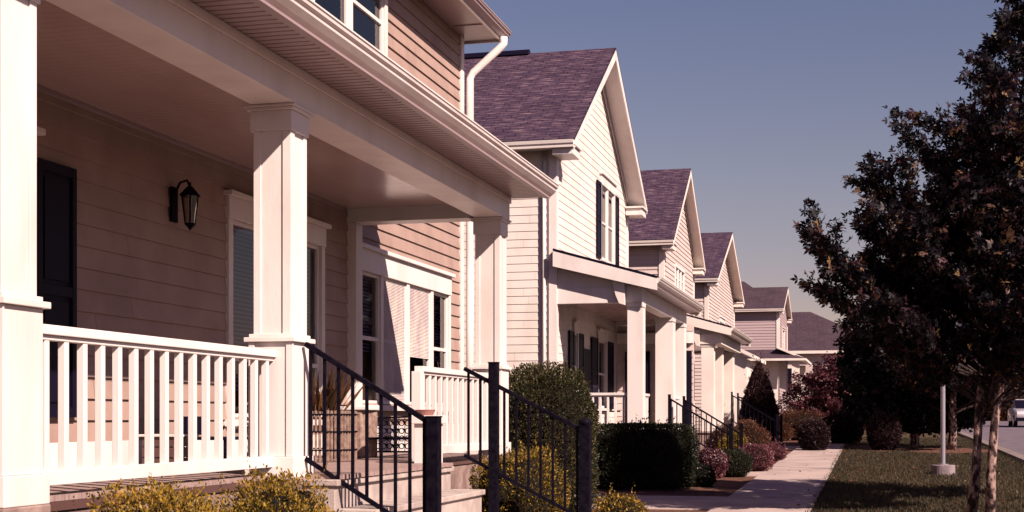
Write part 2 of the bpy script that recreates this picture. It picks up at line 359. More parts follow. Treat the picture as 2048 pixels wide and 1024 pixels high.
def railing(house, p, q, z0, z1, step=.18, w=.045, trim='trim', label=None):
    """porch railing between two ground points, bottom rail bottom z0, top rail top z1"""
    p, q = Vector((*p, 0)), Vector((*q, 0)); L = (q-p).length; d = (q-p)/L
    t = MB(); t.bar(p+Vector((0, 0, z1-.0275)), q+Vector((0, 0, z1-.0275)), .10, .055); t.bar(p+Vector((0, 0, z1-.07)), q+Vector((0, 0, z1-.07)), .055, .03)
    o = t.build('porch_railing', M[trim], house, .005)
    if label: o['label'] = label
    b = MB(); b.bar(p+Vector((0, 0, z0+.0425)), q+Vector((0, 0, z0+.0425)), .06, .085); b.build('bottom_rail', M[trim], o, .004)
    n = int(round(L/step)); me = None
    for k in range(n):
        c = p+d*(L*(k+.5)/n)
        if me is None:
            s = MB(); s.box(-w/2, w/2, -w/2, w/2, z0+.08, z1-.084); ob = s.build('baluster', M[trim], o, .003); me = ob.data; ob.location = c
        else:
            ob = link('baluster', me, o, .003); ob.location = c
    return o

def stair_rail(house, Y, X0, z0, X1, z1, drop, step=.125, posts=(), w=.022, endpost=.09):
    t = MB(); t.bar((X0, Y, z0), (X1, Y, z1), .045, .038)
    o = t.build('stair_railing', M['iron'], house, .003)
    b = MB(); b.bar((X0, Y, z0-drop), (X1, Y, z1-drop), .03, .032); b.build('lower_bar', M['iron'], o)
    n = int(abs(X1-X0)/step)
    for k in range(n+1):
        f = (k+.35)/(n+1); X = X0+(X1-X0)*f; zt = z0+(z1-z0)*f
        s = MB(); s.box(X-w/2, X+w/2, Y-w/2, Y+w/2, zt-drop, zt-.005); s.build('baluster', M['iron'], o)
    for (X, zt, pw, dome) in posts:
        s = MB(); g = gz(Y)-.05; s.box(X-pw/2, X+pw/2, Y-pw/2, Y+pw/2, g, zt)
        if dome: s.lathe((X, Y, zt), [(pw*.62, 0), (pw*.62, .02), (pw*.5, .04), (pw*.25, .055), (0, .06)], 14)
        else: s.box(X-pw/2-.006, X+pw/2+.006, Y-pw/2-.006, Y+pw/2+.006, zt, zt+.012)
        s.build('post', M['iron'], o, .004)
    return o

def gutter_profile(x, z, s=1.0):
    """K-style gutter outline hung on a fascia at x, top at z, reaching out towards +X"""
    return [(x, z-.15*s), (x+.016*s, z-.15*s), (x+.018*s, z-.138*s), (x+.05*s, z-.118*s), (x+.088*s, z-.078*s), (x+.093*s, z-.055*s), (x+.115*s, z-.04*s), (x+.122*s, z-.014*s), (x+.13*s, z-.012*s), (x+.13*s, z), (x+.105*s, z), (x+.105*s, z-.012), (x, z-.012)]

# ------------------------------------------------------------------ the ground
def strip(name, x0, x1, ys, zoff, m, thick=0, kind='structure'):
    mb = MB()
    for a, b in zip(ys, ys[1:]):
        mb.face([(x0, a, gz(a)+zoff), (x1, a, gz(a)+zoff), (x1, b, gz(b)+zoff), (x0, b, gz(b)+zoff)])
        if thick:
            for x, sg in ((x0, 1), (x1, -1)):
                q = [(x, a, gz(a)+zoff), (x, b, gz(b)+zoff), (x, b, gz(b)+zoff-thick), (x, a, gz(a)+zoff-thick)]
                mb.face(q if sg > 0 else q[::-1])
    o = mb.build(name, m); o['kind'] = kind; return o
strip('lawn', -2500, 2500, [-300, 0, 100, 4000], 0, M['soil'])
strip('garden_bed', -6.9, -2.36, [-20, 0, 78], .02, M['mulch'])
ys = [-20, 0]+[1.5*k for k in range(1, 66)]
mb = MB()
for a, b in zip([1.5*k for k in range(-8, 64)], [1.5*k for k in range(-7, 65)]):
    x0, x1 = -2.36, -.87
    P = lambda x, y, o: (x, y, gz(y)+o)
    a2, b2 = a+.006, b-.006
    mb.face([P(x0, a2, .045), P(x1, a2, .045), P(x1, b2, .045), P(x0, b2, .045)])
    mb.face([P(x0, a2, .045), P(x0, b2, .045), P(x0, b2, -.05), P(x0, a2, -.05)]); mb.face([P(x1, b2, .045), P(x1, a2, .045), P(x1, a2, -.05), P(x1, b2, -.05)])
    mb.face([P(x0, b2, .045), P(x1, b2, .045), P(x1, b2, .03), P(x0, b2, .03)]); mb.face([P(x0, a2, .03), P(x1, a2, .03), P(x1, a2, .045), P(x0, a2, .045)])
    mb.face([P(x0, b2, .03), P(x1, b2, .03), P(x1, b+.006, .03), P(x0, b+.006, .03)])
struct(mb.build('sidewalk', M['walk']))
def path(name, x0, x1, y0, y1, m, off=.035):
    mb = MB(); n = max(1, int((y1-y0)/1.2)); 
    k = MB(); k.face([(x0, y0, gz(y0)+off), (x1, y0, gz(y0)+off), (x1, y1, gz(y1)+off), (x0, y1, gz(y1)+off)])
    k.face([(x0, y0, gz(y0)+off), (x0, y0, gz(y0)-.03), (x1, y0, gz(y0)-.03), (x1, y0, gz(y0)+off)])
    return struct(k.build(name, m))
path('front_path', -2.95, -2.361, 10.3, 13.0, M['walk'])
path('garden_path', -6.8, -2.361, 21.6, 24.4, M['walk'])
path('porch_path', -3.2, -2.361, 30.9, 33.3, M['walk'])
path('porch_path', -3.4, -2.361, 47.2, 49.6, M['walk'])
strip('street', 4.15, 15.5, [-60, 0, 100, 900], .02, M['asphalt'])
strip('kerb', 3.85, 4.15, [-60, 0, 100, 400], .10, M['kerb'], .2)
strip('kerb', 15.5, 15.8, [-60, 0, 100, 400], .10, M['kerb'], .2)
def patch(name, cx, cy, rx, ry, m, off):
    mb = MB(); n = 40; r = [1+.10*math.sin(3*k*2*math.pi/n+cx)+.06*math.sin(7*k*2*math.pi/n) for k in range(n)]
    mb.face([(cx+rx*r[k]*math.cos(2*math.pi*k/n), cy+ry*r[k]*math.sin(2*math.pi*k/n), gz(cy+ry*r[k]*math.sin(2*math.pi*k/n))+off) for k in range(n)]); return struct(mb.build(name, m))
patch('mulch_patch', 2.4, 46.5, 1.3, 2.6, M['mulch'], .03)
patch('mulch_patch', .35, 48.5, 1.05, 3.0, M['mulch'], .025)

# ------------------------------------------------------------------ house one (nearest)
XW = -6.25; TOPW = 7.5; YE = 21.2; DK = 1.06
G1 = None
h1 = thing('townhouse', 'nearest tan clapboard house with deep white columned porch and front steps', 'house', (XW, 12, gz(12)), 'houses along the sidewalk')
H1holes = [(8.2, 9.4, 1.55, 3.45), (12.95, 15.3, 1.50, 3.50), (16.62, 20.42, 1.68, 3.36), (12.6, 17.52, 6.05, 7.15)]
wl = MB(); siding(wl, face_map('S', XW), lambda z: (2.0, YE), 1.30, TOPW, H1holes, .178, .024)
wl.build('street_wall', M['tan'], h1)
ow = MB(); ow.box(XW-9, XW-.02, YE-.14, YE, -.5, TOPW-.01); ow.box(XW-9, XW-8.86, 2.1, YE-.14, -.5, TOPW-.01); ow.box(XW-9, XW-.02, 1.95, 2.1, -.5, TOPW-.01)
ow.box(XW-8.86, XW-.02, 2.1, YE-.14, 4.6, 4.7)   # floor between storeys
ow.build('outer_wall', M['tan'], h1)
sk = MB(); sk.box(XW-.02, XW+.03, 2.0, 16.0, DK, 1.30); sk.box(XW-.02, XW+.032, 16.45, YE, 1.0, 1.40); sk.box(XW-.02, XW+.03, 16.45, YE, .2, 1.0)
sk.pieces('skirt_board', M['trim'], h1, .004)
cb = MB(); cb.box(XW-.1, XW+.045, YE-.13, YE+.02, -.3, TOPW); cb.build('corner_board', M['trim'], h1, .004)
pl = MB(); pl.box(XW, XW+.13, 16.2, 16.42, DK, 3.9); pl.build('wall_pilaster', M['trim'], h1, .004)
window(h1, 'S', XW, 8.2, 9.4, 1.55, 3.45, 1, header=.22)
mpS = face_map('S', XW); shutter(h1, mpS, 9.52, 10.06, 1.5, 3.5)
window(h1, 'S', XW, 12.95, 15.3, 1.5, 3.5, 2, header=.22, bfrac=.86, slat=.045, railpos=.30)
window(h1, 'S', XW, 16.62, 20.42, 1.68, 3.36, 4, header=.28, fills=['blind', 'screen', 'halfscreen', 'blind'], bfrac=.6, casing=.08, slat=.045, bounds=[16.62, 17.42, 18.5, 19.6, 20.42], label='wide four light window with pale screens')
window(h1, 'S', XW, 12.6, 17.52, 6.05, 7.15, 4, header=.12, crown=False, railpos=.6, casing=.09, label='upper window with dark slatted blinds')
# porch: beam, ceiling, soffit
pc = MB()
y = 2.0
while y < 16.19:
    b = min(y+.10, 16.2); pc.face([(-6.25, y, 4.07), (-6.25, b-.012, 4.07), (-4.6, b-.012, 4.07), (-4.6, y, 4.07)])
    pc.face([(-6.25, b-.012, 4.07), (-6.25, b-.006, 4.077), (-4.6, b-.006, 4.077), (-4.6, b-.012, 4.07)]); pc.face([(-6.25, b-.006, 4.077), (-6.25, b, 4.07), (-4.6, b, 4.07), (-4.6, b-.006, 4.077)])
    y += .10
pc.build('porch_ceiling', M['ceiling'], h1)
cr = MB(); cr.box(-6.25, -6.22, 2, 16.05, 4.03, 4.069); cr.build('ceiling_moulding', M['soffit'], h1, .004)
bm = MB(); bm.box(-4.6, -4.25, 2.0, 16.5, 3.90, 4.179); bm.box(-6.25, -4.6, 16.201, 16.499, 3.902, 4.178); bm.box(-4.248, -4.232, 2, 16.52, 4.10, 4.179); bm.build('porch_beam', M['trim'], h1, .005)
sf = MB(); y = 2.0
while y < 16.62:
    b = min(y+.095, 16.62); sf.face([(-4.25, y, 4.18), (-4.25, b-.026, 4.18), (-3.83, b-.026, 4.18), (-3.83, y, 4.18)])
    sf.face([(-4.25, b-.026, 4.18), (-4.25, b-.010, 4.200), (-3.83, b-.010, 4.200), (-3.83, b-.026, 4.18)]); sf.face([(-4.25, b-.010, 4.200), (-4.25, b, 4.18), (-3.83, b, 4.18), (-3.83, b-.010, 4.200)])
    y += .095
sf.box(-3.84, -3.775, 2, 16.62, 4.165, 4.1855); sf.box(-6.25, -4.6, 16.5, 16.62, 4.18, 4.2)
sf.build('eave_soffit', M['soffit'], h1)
fa = MB(); fa.box(-3.83, -3.80, 2, 16.64, 4.185, 4.33); fa.build('fascia', M['trim'], h1, .003)
gu = MB(); gu.prism(gutter_profile(-3.80, 4.335), 'Y', 2, 16.68); gu.build('gutter', M['trim'], h1)
pr_ = MB(); roof_slab(pr_, 'x', (-3.74, 2, 4.37), (-3.74, 16.66, 4.37), (-6.22, 2, 5.15), (-6.22, 16.66, 5.15), .03)
pr_.face([(-3.80, 16.62, 4.2), (-3.80, 16.62, 4.34), (-6.25, 16.62, 5.1), (-6.25, 16.62, 4.2)], 1)
pr_.build('porch_roof', [M['shingle'], M['trim']], h1)
# columns and railings
column(h1, -4.6, -4.3, 6.28, 6.58, 1.04, 3.90, 2.08)
column(h1, -4.6, -4.3, 9.96, 10.26, 1.04, 3.90, 2.08)
column(h1, -4.6, -4.3, 16.2, 16.5, 1.04, 3.90, 2.08)
railing(h1, (-4.45, 6.6), (-4.45, 9.93), 1.12, 2.015, .196)
railing(h1, (-4.38, 13.36), (-4.38, 16.17), 1.12, 2.015, .196)
nw = MB(); nw.box(-4.43, -4.33, 13.27, 13.37, DK, 1.96); nw.build('newel_post', M['trim'], h1, .004)
# deck, steps, foundation
dk = MB(); y = 2.0
while y < 16.6:
    b = min(y+.14, 16.6); xe = -3.93 if 10.02 < y and b < 13.16 else -4.47
    dk.box(-6.3, xe, y, b-.008, DK-.035, DK); y += .14
dk.build('porch_deck', M['deck'], h1)
rb = MB(); rb.box(-4.50, -4.472, 2, 9.9, DK-.09, DK-.037); rb.box(-4.50, -4.472, 13.2, 16.6, DK-.09, DK-.037); rb.pieces('rim_board', M['wood'], h1)
st = MB()
for i, (xe, z) in enumerate(((-3.955, .985), (-3.64, .80), (-3.33, .57), (-3.02, .34), (-2.71, .11))):
    xb = -4.4 if i == 0 else (-3.955, -3.64, -3.33, -3.02)[i-1]+.0
    zt = z if i else DK-.037
    st.box(xb, xe-.02, 10.06, 13.12, -.4, zt-.05); st.box(xb, xe+.012, 10.04, 13.14, zt-.05, zt)
st.build('front_steps', M['concrete'], h1, .008)
fo = MB(); fo.box(-6.3, -4.49, 2.05, 10.0, -.5, DK-.092); fo.box(-6.3, -4.49, 13.16, 16.55, -.5, DK-.092); fo.box(-6.3, -4.55, 2.05, 16.5, DK-.09, DK-.037); fo.box(-6.3, -4.47, 10.0, 13.16, -.5, DK-.06)
for y in (6.28, 9.96, 16.2): fo.box(-4.66, -4.24, y-.06, y+.36, -.5, 1.039)
fo.box(XW-.02, XW+.02, 16.6, YE, -.5, .2)
fo.build('stone_foundation', M['stone'], h1, .01)
# upper roof
ur = MB(); roof_slab(ur, 'x', (-5.58, 1.5, 7.70), (-5.58, 21.62, 7.70), (-10.5, 1.5, 10.4), (-10.5, 21.62, 10.4), .09)
roof_slab(ur, 'x', (-15.7, 21.62, 7.70), (-15.7, 1.5, 7.70), (-10.5, 21.62, 10.4), (-10.5, 1.5, 10.4), .09)
ur.face([(-6.3, YE+.001, 7.4), (-15.2, YE+.001, 7.4), (-10.5, YE+.001, 10.3)], 1)
ur.face([(-6.3, 1.95, 7.4), (-15.2, 1.95, 7.4), (-10.5, 1.95, 10.3)], 1)
ur.build('upper_roof', [M['shingle'], M['tan']], h1)
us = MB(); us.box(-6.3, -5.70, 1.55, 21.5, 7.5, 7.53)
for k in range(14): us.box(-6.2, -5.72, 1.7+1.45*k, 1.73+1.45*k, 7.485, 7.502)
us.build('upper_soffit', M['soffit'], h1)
uf = MB(); uf.box(-5.70, -5.66, 1.5, 21.6, 7.47, 7.64); uf.prism([(-5.70, 7.47), (-5.70, 7.66), (-6.4, 8.08), (-6.4, 7.47)], 'Y', 21.5, 21.54); uf.build('upper_fascia', M['trim'], h1, .004)
ug = MB(); ug.prism(gutter_profile(-5.66, 7.64), 'Y', 1.5, 21.62); ug.build('upper_gutter', M['soffit'], h1)
ds = MB(); ds.tube([(-5.60, 21.36, 7.50), (-5.60, 21.36, 7.40), (-5.65, 21.34, 7.33), (-6.08, 21.29, 6.95), (-6.13, 21.28, 6.86), (-6.13, 21.28, 3), (-6.13, 21.28, .3)], .062, 12); ds.build('downspout', M['trim'], h1, smooth=True)
# the lantern on the porch wall
la = MB(); c = (XW+.20, 11.72, 3.42)
la.box(XW+.024, XW+.05, c[1]-.055, c[1]+.055, 3.30, 3.62)
la.tube([(XW+.04, c[1], 3.55), (XW+.1, c[1], 3.66), (XW+.17, c[1], 3.68), (c[0], c[1], 3.62)], .012, 8)
la.lathe((c[0], c[1], 3.53), [(.095, 0), (.10, .01), (.055, .06), (.03, .085), (.012, .10), (.012, .13)], 6)
la.lathe((c[0], c[1], 3.27), [(.006, -.05), (.02, -.03), (.05, 0), (.055, .012)], 6)
for k in range(6):
    a = math.pi*k/3; la.bar((c[0]+.05*math.cos(a), c[1]+.05*math.sin(a), 3.28), (c[0]+.085*math.cos(a), c[1]+.085*math.sin(a), 3.535), .008, .008)
lo = la.build('wall_lantern', M['iron'], h1)
lg = MB(); lg.lathe((c[0], c[1], 3.285), [(.046, 0), (.081, .245)], 6); lg.build('lantern_glass', M['lampglass'], lo)
# iron stair railings
stair_rail(h1, 10.12, -4.24, 2.07, -3.2, 1.44, .89, .125, [(-3.2, 1.50, .095, False)])
stair_rail(h1, 13.2, -3.86, 1.98, -2.65, 1.36, .85, .125, [(-3.56, 2.03, .09, False), (-2.65, 1.44, .105, True)])

# ------------------------------------------------------------------ the other gabled houses
def gabled(label, a, Y0, Y1, ze, zp, sid, trim='trim', shingle='shingle', ox=.45, oy=.4, depth=9, exp=.172, holes=(), lip=.022, returns=True, zbase=.3, mod=1):
    """gable front facing the street, ridge running back from it; the near side wall faces the viewer"""
    h = thing('townhouse', label, 'house', (-a, (Y0+Y1)/2, gz((Y0+Y1)/2)), 'houses along the sidewalk')
    ym = (Y0+Y1)/2; sl_ = (zp-ze)/((Y1-Y0)/2+oy); wz = ze+sl_*oy      # wall top at the eave side
    def ext(z):
        if z <= wz: return (Y0, Y1)
        k = (z-wz)/sl_; return (Y0+k, max(Y0+k, Y1-k))
    f = MB(); siding(f, face_map('S', -a), ext, zbase, zp-.25, holes, exp, lip); f.build('street_wall', M[sid], h)
    s = MB(); siding(s, face_map('N', Y0), lambda z: (-a-depth, -a), zbase, ze+.05, (), exp, lip); s.build('side_wall', M[sid], h)
    o = MB(); o.box(-a-depth, -a-.03, Y1-.12, Y1, -.3, ze+.1); o.box(-a-depth, -a-depth+.1, Y0+.02, Y1-.12, -.3, ze+.1); o.box(-a-depth+.1, -a-.03, Y0+.02, Y1-.12, ze-.15, ze-.05); o.build('outer_wall', M[sid], h)
    fn = MB(); fn.box(-a-depth, -a-.002, Y0+.002, Y1, -.5, zbase); fn.build('stone_foundation', M['stone'], h)
    c = MB(); c.box(-a-.13, -a+.045, Y0-.045, Y0+.14, zbase, ze); c.box(-a-.13, -a+.045, Y1-.13, Y1+.02, zbase, ze); c.pieces('corner_board', M[trim], h, .004)
    e0, e1 = Y0-oy, Y1+oy; X = -a+ox
    r = MB(); roof_slab(r, 'y', (-a-depth-.3, e0, ze+.16), (X, e0, ze+.16), (-a-depth-.3, ym, zp+.16), (X, ym, zp+.16), .05)
    roof_slab(r, 'y', (X, e1, ze+.16), (-a-depth-.3, e1, ze+.16), (X, ym, zp+.16), (-a-depth-.3, ym, zp+.16), .05)
    r.build('roof', [M[shingle], M['dark']], h)
    so = MB(); X2 = X-.04
    for (ya, za, yb, zb) in ((e0, ze, ym, zp), (ym, zp, e1, ze)):      # sloped soffit under the rake
        so.face([(-a, ya, za+.03), (X2, ya, za+.03), (X2, yb, zb+.03), (-a, yb, zb+.03)])
    so.face([(-a-depth, e0, ze), (X2-.3, e0, ze), (X2-.3, Y0, ze), (-a-depth, Y0, ze)])
    so.face([(-a-depth, Y1, ze), (X2-.3, Y1, ze), (X2-.3, e1, ze), (-a-depth, e1, ze)]); so.build('soffit', M[trim], h)
    rk = MB(); bw = .24
    for sgn, ye in ((1, e0), (-1, e1)):
        rk.prism([(ye, ze-.06), (ye, ze+.11), (ym, zp+.11), (ym, zp+.11-bw)], 'X', X2, X)
        rk.prism([(ye+sgn*.5, ze-.06-.02+sl_*.5), (ye+sgn*.5, ze+.02+sl_*.5), (ym, zp+.025), (ym, zp-.2)], 'X', -a+.021, -a+.05)
    rk.build('rake_board', M[trim], h)
    if returns:
        rt = MB()
        for ya, yb in ((e0, Y0+.35), (Y1-.35, e1)):
            rt = MB(); rt.box(-a+.022, X2-.002, ya+.01, yb, ze-.16, ze+.02); rt.box(-a+.02, X2+.05, ya-.04, yb+.03, ze+.0195, ze+.07)
            rt.build('eave_return', M[trim], h, .004)
    ef = MB(); ef.box(-a-depth-.2, X-.05, e0-.0, e0+.03, ze-.02, ze+.11)
    n = [(e0-py+X_, pz) for (X_, pz, py) in ()]
    prof = [(e0, ze-.03), (e0-.075, ze-.03), (e0-.08, ze+.015), (e0-.105, ze+.05), (e0-.12, ze+.12), (e0-.105, ze+.12), (e0, ze+.11)]
    ef.prism(prof, 'X', -a-depth-.2, X-.01); ef.build('gutter', M[trim], h)
    return h
def ridge_vent(h, x0, x1, y, z):
    b = MB(); b.prism([(y-.16, z-.02), (y-.14, z+.06), (y, z+.13), (y+.14, z+.06), (y+.16, z-.02)], 'X', x0, x1); b.build('ridge_vent', M['dark'], h)
def porch(h, a, Y0, Y1, xf, zf, ztop, zfr, zdeck, cols, trim='trim', sid='cream', zceil=3.9, shingle='shingle', rails=True):
    """shed roofed porch from the wall at -a out to the eave at xf"""
    r = MB(); roof_slab(r, 'x', (xf, Y0-.25, zfr), (xf, Y1+.25, zfr), (-a+.0, Y0-.25, ztop), (-a, Y1+.25, ztop), .05); r.build('porch_roof', [M[shingle], M['dark']], h)
    xb = xf-.35; b = MB()
    b.box(xb-.28, xb, Y0, Y1, zceil, zfr-.16); b.build('porch_beam', M[trim], h, .004)
    sl_ = (ztop-zfr)/(-a-xf)
    g = MB(); g.prism([(-a, ztop-.06), (xf, zfr-.06), (xf, zfr-.30), (-a, ztop-.38)], 'Y', Y0-.25, Y0-.21); g.prism([(-a, ztop-.06), (xf, zfr-.06), (xf, zfr-.30), (-a, ztop-.38)], 'Y', Y1+.21, Y1+.25); g.pieces('rake_board', M[trim], h, .003)
    e = MB(); e.prism([(-a, ztop-.07), (xb-.281, zfr-.06+sl_*(xb-.28-xf)*1), (xb-.281, zceil), (-a, zceil)], 'Y', Y0+.02, Y0+.12)
    e.prism([(-a, ztop-.07), (xb-.281, zfr-.06+sl_*(xb-.28-xf)), (xb-.281, zceil), (-a, zceil)], 'Y', Y1-.12, Y1-.02); e.pieces('porch_gable', M[trim], h)
    lb = MB(); lb.box(-a, xb-.281, Y0-.01, Y0+.13, zceil-.001, zceil+.32); lb.build('end_beam', M[trim], h, .004)
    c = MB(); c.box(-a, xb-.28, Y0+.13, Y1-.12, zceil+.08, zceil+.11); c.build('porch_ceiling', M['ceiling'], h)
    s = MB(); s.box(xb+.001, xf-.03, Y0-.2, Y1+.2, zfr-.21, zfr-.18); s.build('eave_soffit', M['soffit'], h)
    g2 = MB(); g2.prism(gutter_profile(xf-.03, zfr-.03, 1.0), 'Y', Y0-.24, Y1+.24); g2.build('gutter', M[trim], h)
    d = MB(); d.box(-a, xb+.04, Y0-.05, Y1+.05, zdeck-.05, zdeck); d.build('porch_deck', M['deck'], h)
    f = MB(); f.box(-a, xb-.02, Y0, Y1, -.4, zdeck-.05); f.build('porch_foundation', M['stone'], h)
    for (y, w, xo) in cols: plain_column(h, xb-w-xo, xb-xo, y, y+w, zdeck, zceil, trim)
    return xb
def bracket(h, x, y0, z, s=1.0, trim='trim'):
    b = MB(); b.prism([(x, z), (x, z-.45*s), (x-.10*s, z-.42*s), (x-.16*s, z-.28*s), (x-.2*s, z-.1*s), (x-.22*s, z)], 'Y', y0-.08, y0); b.build('bracket', M[trim], h, .005)

# second house
hs = [(34.0, 35.75, 5.45, 7.25), (30.72, 31.12, 1.9, 3.4), (33.6, 34.65, 1.75, 3.4)]
h2 = gabled('white clapboard gabled house with black shutters, right behind the tan porch', 6.45, 28.9, 37.9, 7.15, 10.28, 'cream', holes=hs, exp=.172, ox=.5, lip=.010)
window(h2, 'S', -6.45, 34.0, 35.75, 5.45, 7.25, 2, header=.24, blind='palebl', shutters=(-1, 1), swid=.5, slat=.06)
window(h2, 'S', -6.45, 30.72, 31.12, 1.9, 3.4, 1, header=.22, shutters=(-1, 1), swid=.5, slat=.06, casing=.06)
window(h2, 'S', -6.45, 33.6, 34.65, 1.75, 3.4, 1, header=.22, shutters=(-1, 1), swid=.8, slat=.06)
xb = porch(h2, 6.45, 28.9, 36.2, -4.25, 0, 5.05, 4.42, .85, [(28.95, .32, 0), (33.55, .42, 0), (35.7, .34, 0)])
bracket(h2, xb-.34, 28.85, 4.40, 1.25)
ridge_vent(h2, -15.6, -8.1, 33.4, 10.41)
d2 = MB(); d2.tube([(-6.68, 28.84, 7.1), (-6.68, 28.84, 3.6), (-6.68, 28.84, .3)], .035, 10); d2.build('downspout', M['trim'], h2, smooth=True)
railing(h2, (xb-.16, 29.3), (xb-.16, 30.7), .93, 2.02, .15)
railing(h2, (xb-.34, 29.05), (-6.4, 29.05), .93, 2.02, .16)
railing(h2, (xb-.16, 33.98), (xb-.16, 35.7), .93, 2.02, .15)
dr = MB(); dr.box(-6.43, -6.40, 31.72, 32.6, .86, 3.1); d_ = dr.build('front_door', M['dark'], h2, .004)
kb = MB(); kb.lathe((-6.36, 32.5, 1.85), [(.0, 0), (.03, .01), (.03, .04), (0, .05)], 10); kb.build('door_knob', M['chrome'], d_)
ew = MB(); siding(ew, face_map('N', 36.2), lambda z: (-6.42, -4.42), .85, 3.9, (), .17, .016); ew.box(-6.42, -4.42, 36.202, 36.3, .85, 3.9); ew.build('end_wall', M['beige'], h2)
for x0, x1 in ((-6.2, -5.55), (-4.80, -4.46)):
    b = MB(); b.box(x0, x1, 36.14, 36.178, .86, 3.22); b.build('door_panel', M['dark'], h2, .004)
b = MB(); b.box(-6.42, -4.42, 36.10, 36.18, 3.42, 3.70); b.build('header_board', M['trim'], h2, .004)
sp = MB()
for i in range(4): sp.box(xb+.04+.27*i-.3, xb+.04+.27*(i+1), 30.9, 33.3, -.3, .85-.2*(i+0)-.12)
sp.build('front_steps', M['concrete'], h2, .006)
stair_rail(h2, 30.85, -4.3, 1.92, -2.95, 1.10, .8, .13, [(-4.3, 2.0, .06, False), (-2.95, 1.35, .09, False)])
stair_rail(h2, 33.35, -4.3, 1.92, -2.95, 1.10, .8, .13, [(-4.3, 2.0, .06, False), (-2.95, 1.35, .09, False)])
# third house
h3 = gabled('beige gabled house with a short attic window, third along the row', 6.6, 45.8, 54.0, 7.15, 10.22, 'beige', 'trim_far', holes=[(48.7, 51.0, 6.05, 6.75), (47.0, 48.0, 1.5, 3.5), (49.6, 50.6, 1.3, 3.6)], exp=.16, ox=.42)
window(h3, 'S', -6.6, 48.7, 51.0, 6.05, 6.75, 3, header=.1, crown=False, blind=None)
window(h3, 'S', -6.6, 47.0, 48.0, 1.5, 3.5, 1, header=.15, shutters=(-1, 1), slat=.08)
xb = porch(h3, 6.6, 45.8, 52.9, -4.35, 0, 5.1, 4.45, 1.05, [(45.85, .40, .25), (48.6, .42, .25), (51.9, .55, .2)], 'trim_far')
bracket(h3, xb-.68, 45.75, 4.35, 1.2, 'trim_far')
railing(h3, (xb-.45, 46.3), (xb-.45, 47.3), 1.12, 2.1, .16, trim='trim_far')
stair_rail(h3, 47.4, -4.5, 2.25, -3.0, 1.35, .85, .14, [(-4.5, 2.35, .06, False), (-3.0, 1.6, .09, False)])
stair_rail(h3, 49.6, -4.5, 2.25, -3.0, 1.35, .85, .14, [(-4.5, 2.35, .06, False), (-3.0, 1.6, .09, False)])
sp = MB()
for i in range(4): sp.box(-4.9+.3*i, -4.55+.3*(i+1), 47.4, 49.6, -.2, 1.0-.18*i)
sp.build('front_steps', M['concrete'], h3, .006)
# fourth house
h4 = gabled('pale gabled house with a plain shaded gable, fourth along the row', 6.7, 59.7, 71.6, 7.25, 9.97, 'beige', 'trim_far', exp=.15, ox=.5, holes=[(64.5, 66.5, 4.6, 5.9)], lip=.025)
window(h4, 'S', -6.7, 64.5, 66.5, 4.6, 5.9, 2, header=.2, slat=.1)
# low garage wing in front of house four
w4 = MB(); w4.box(-6.68, -5.1, 60.2, 66.5, 0, 4.0); w4.build('porch_wing', M['trim_far'], h4)
p4 = MB(); roof_slab(p4, 'x', (-4.75, 59.9, 4.15), (-4.75, 66.8, 4.15), (-6.68, 59.9, 5.1), (-6.68, 66.8, 5.1), .16); p4.build('wing_roof', [M['shingle_far'], M['trim_far']], h4)
q4 = MB(); q4.prism([(-6.68, 4.0), (-4.95, 4.0), (-6.68, 4.92)], 'Y', 60.2, 60.3); q4.build('wing_gable', M['trim_far'], h4)
for y in (61.2, 62.6, 64.0):
    g = MB(); g.box(-5.1, -5.06, y, y+.9, 1.2, 3.3); g.build('garage_panel', M['dark'] if y > 61.5 else M['beige'], h4, .01)
# fifth house: side wall towards the viewer, standing nearer the street
def wing(label, name, a, Y0, Y1, ze, zp, sid, ox, oy, depth, **k): return gabled(label, a, Y0, Y1, ze, zp, sid, 'trim_far', 'shingle_far', ox, oy, depth, **k)
h5 = wing('rose sided house with low dark roof and narrow gable, fifth along the row', '', 4.95, 79.5, 87.5, 7.45, 9.0, 'rose', .3, .3, 10, exp=.16, holes=[(82.6, 84.4, 5.2, 6.6)])
window(h5, 'S', -4.95, 82.6, 84.4, 5.2, 6.6, 1, header=.1, trim='trim_far', slat=.1)
l5 = MB(); roof_slab(l5, 'x', (-3.4, 78.6, 4.75), (-3.4, 87.8, 4.75), (-5.0, 78.6, 5.45), (-5.0, 87.8, 5.45), .12); roof_slab(l5, 'y', (-12, 78.2, 4.75), (-3.4, 78.2, 4.75), (-12, 79.4, 5.3), (-5.0, 79.4, 5.3), .12); l5.build('lower_roof', [M['shingle_far'], M['trim_far']], h5)
b5 = MB(); b5.box(-4.2, -3.8, 78.9, 79.3, .8, 4.65); b5.box(-4.2, -3.8, 86.5, 86.9, .8, 4.65); b5.box(-7.4, -7.0, 78.6, 79.0, .8, 4.65); b5.pieces('porch_column', M['trim_far'], h5)
f5 = MB(); f5.box(-12, -4.98, 79.3, 79.45, .5, 4.7); f5.build('entry_wall', M['trim_far'], h5)
h5b = thing('townhouse', 'house with only its dark upper roof and small gable showing over its neighbours', 'house', (-12, 92, gz(92)), 'houses along the sidewalk')
b = MB(); b.box(-16, -7.2, 88.5, 97, 0, 9.25); b.build('wall', M['rose'], h5b)
b = MB(); roof_slab(b, 'y', (-17, 88, 9.25), (-6.6, 88, 9.25), (-16.5, 92.5, 10.4), (-8.0, 92.5, 10.4), .1); roof_slab(b, 'y', (-6.6, 97.4, 9.25), (-17, 97.4, 9.25), (-8.0, 92.5, 10.4), (-16.5, 92.5, 10.4), .1); b.face([(-6.6, 88, 9.25), (-6.6, 97.4, 9.25), (-8.0, 92.5, 10.4)], 0, [(0, 0), (9, 0), (4.5, 3)]); b.build('roof', [M['shingle_far'], M['trim_far']], h5b)
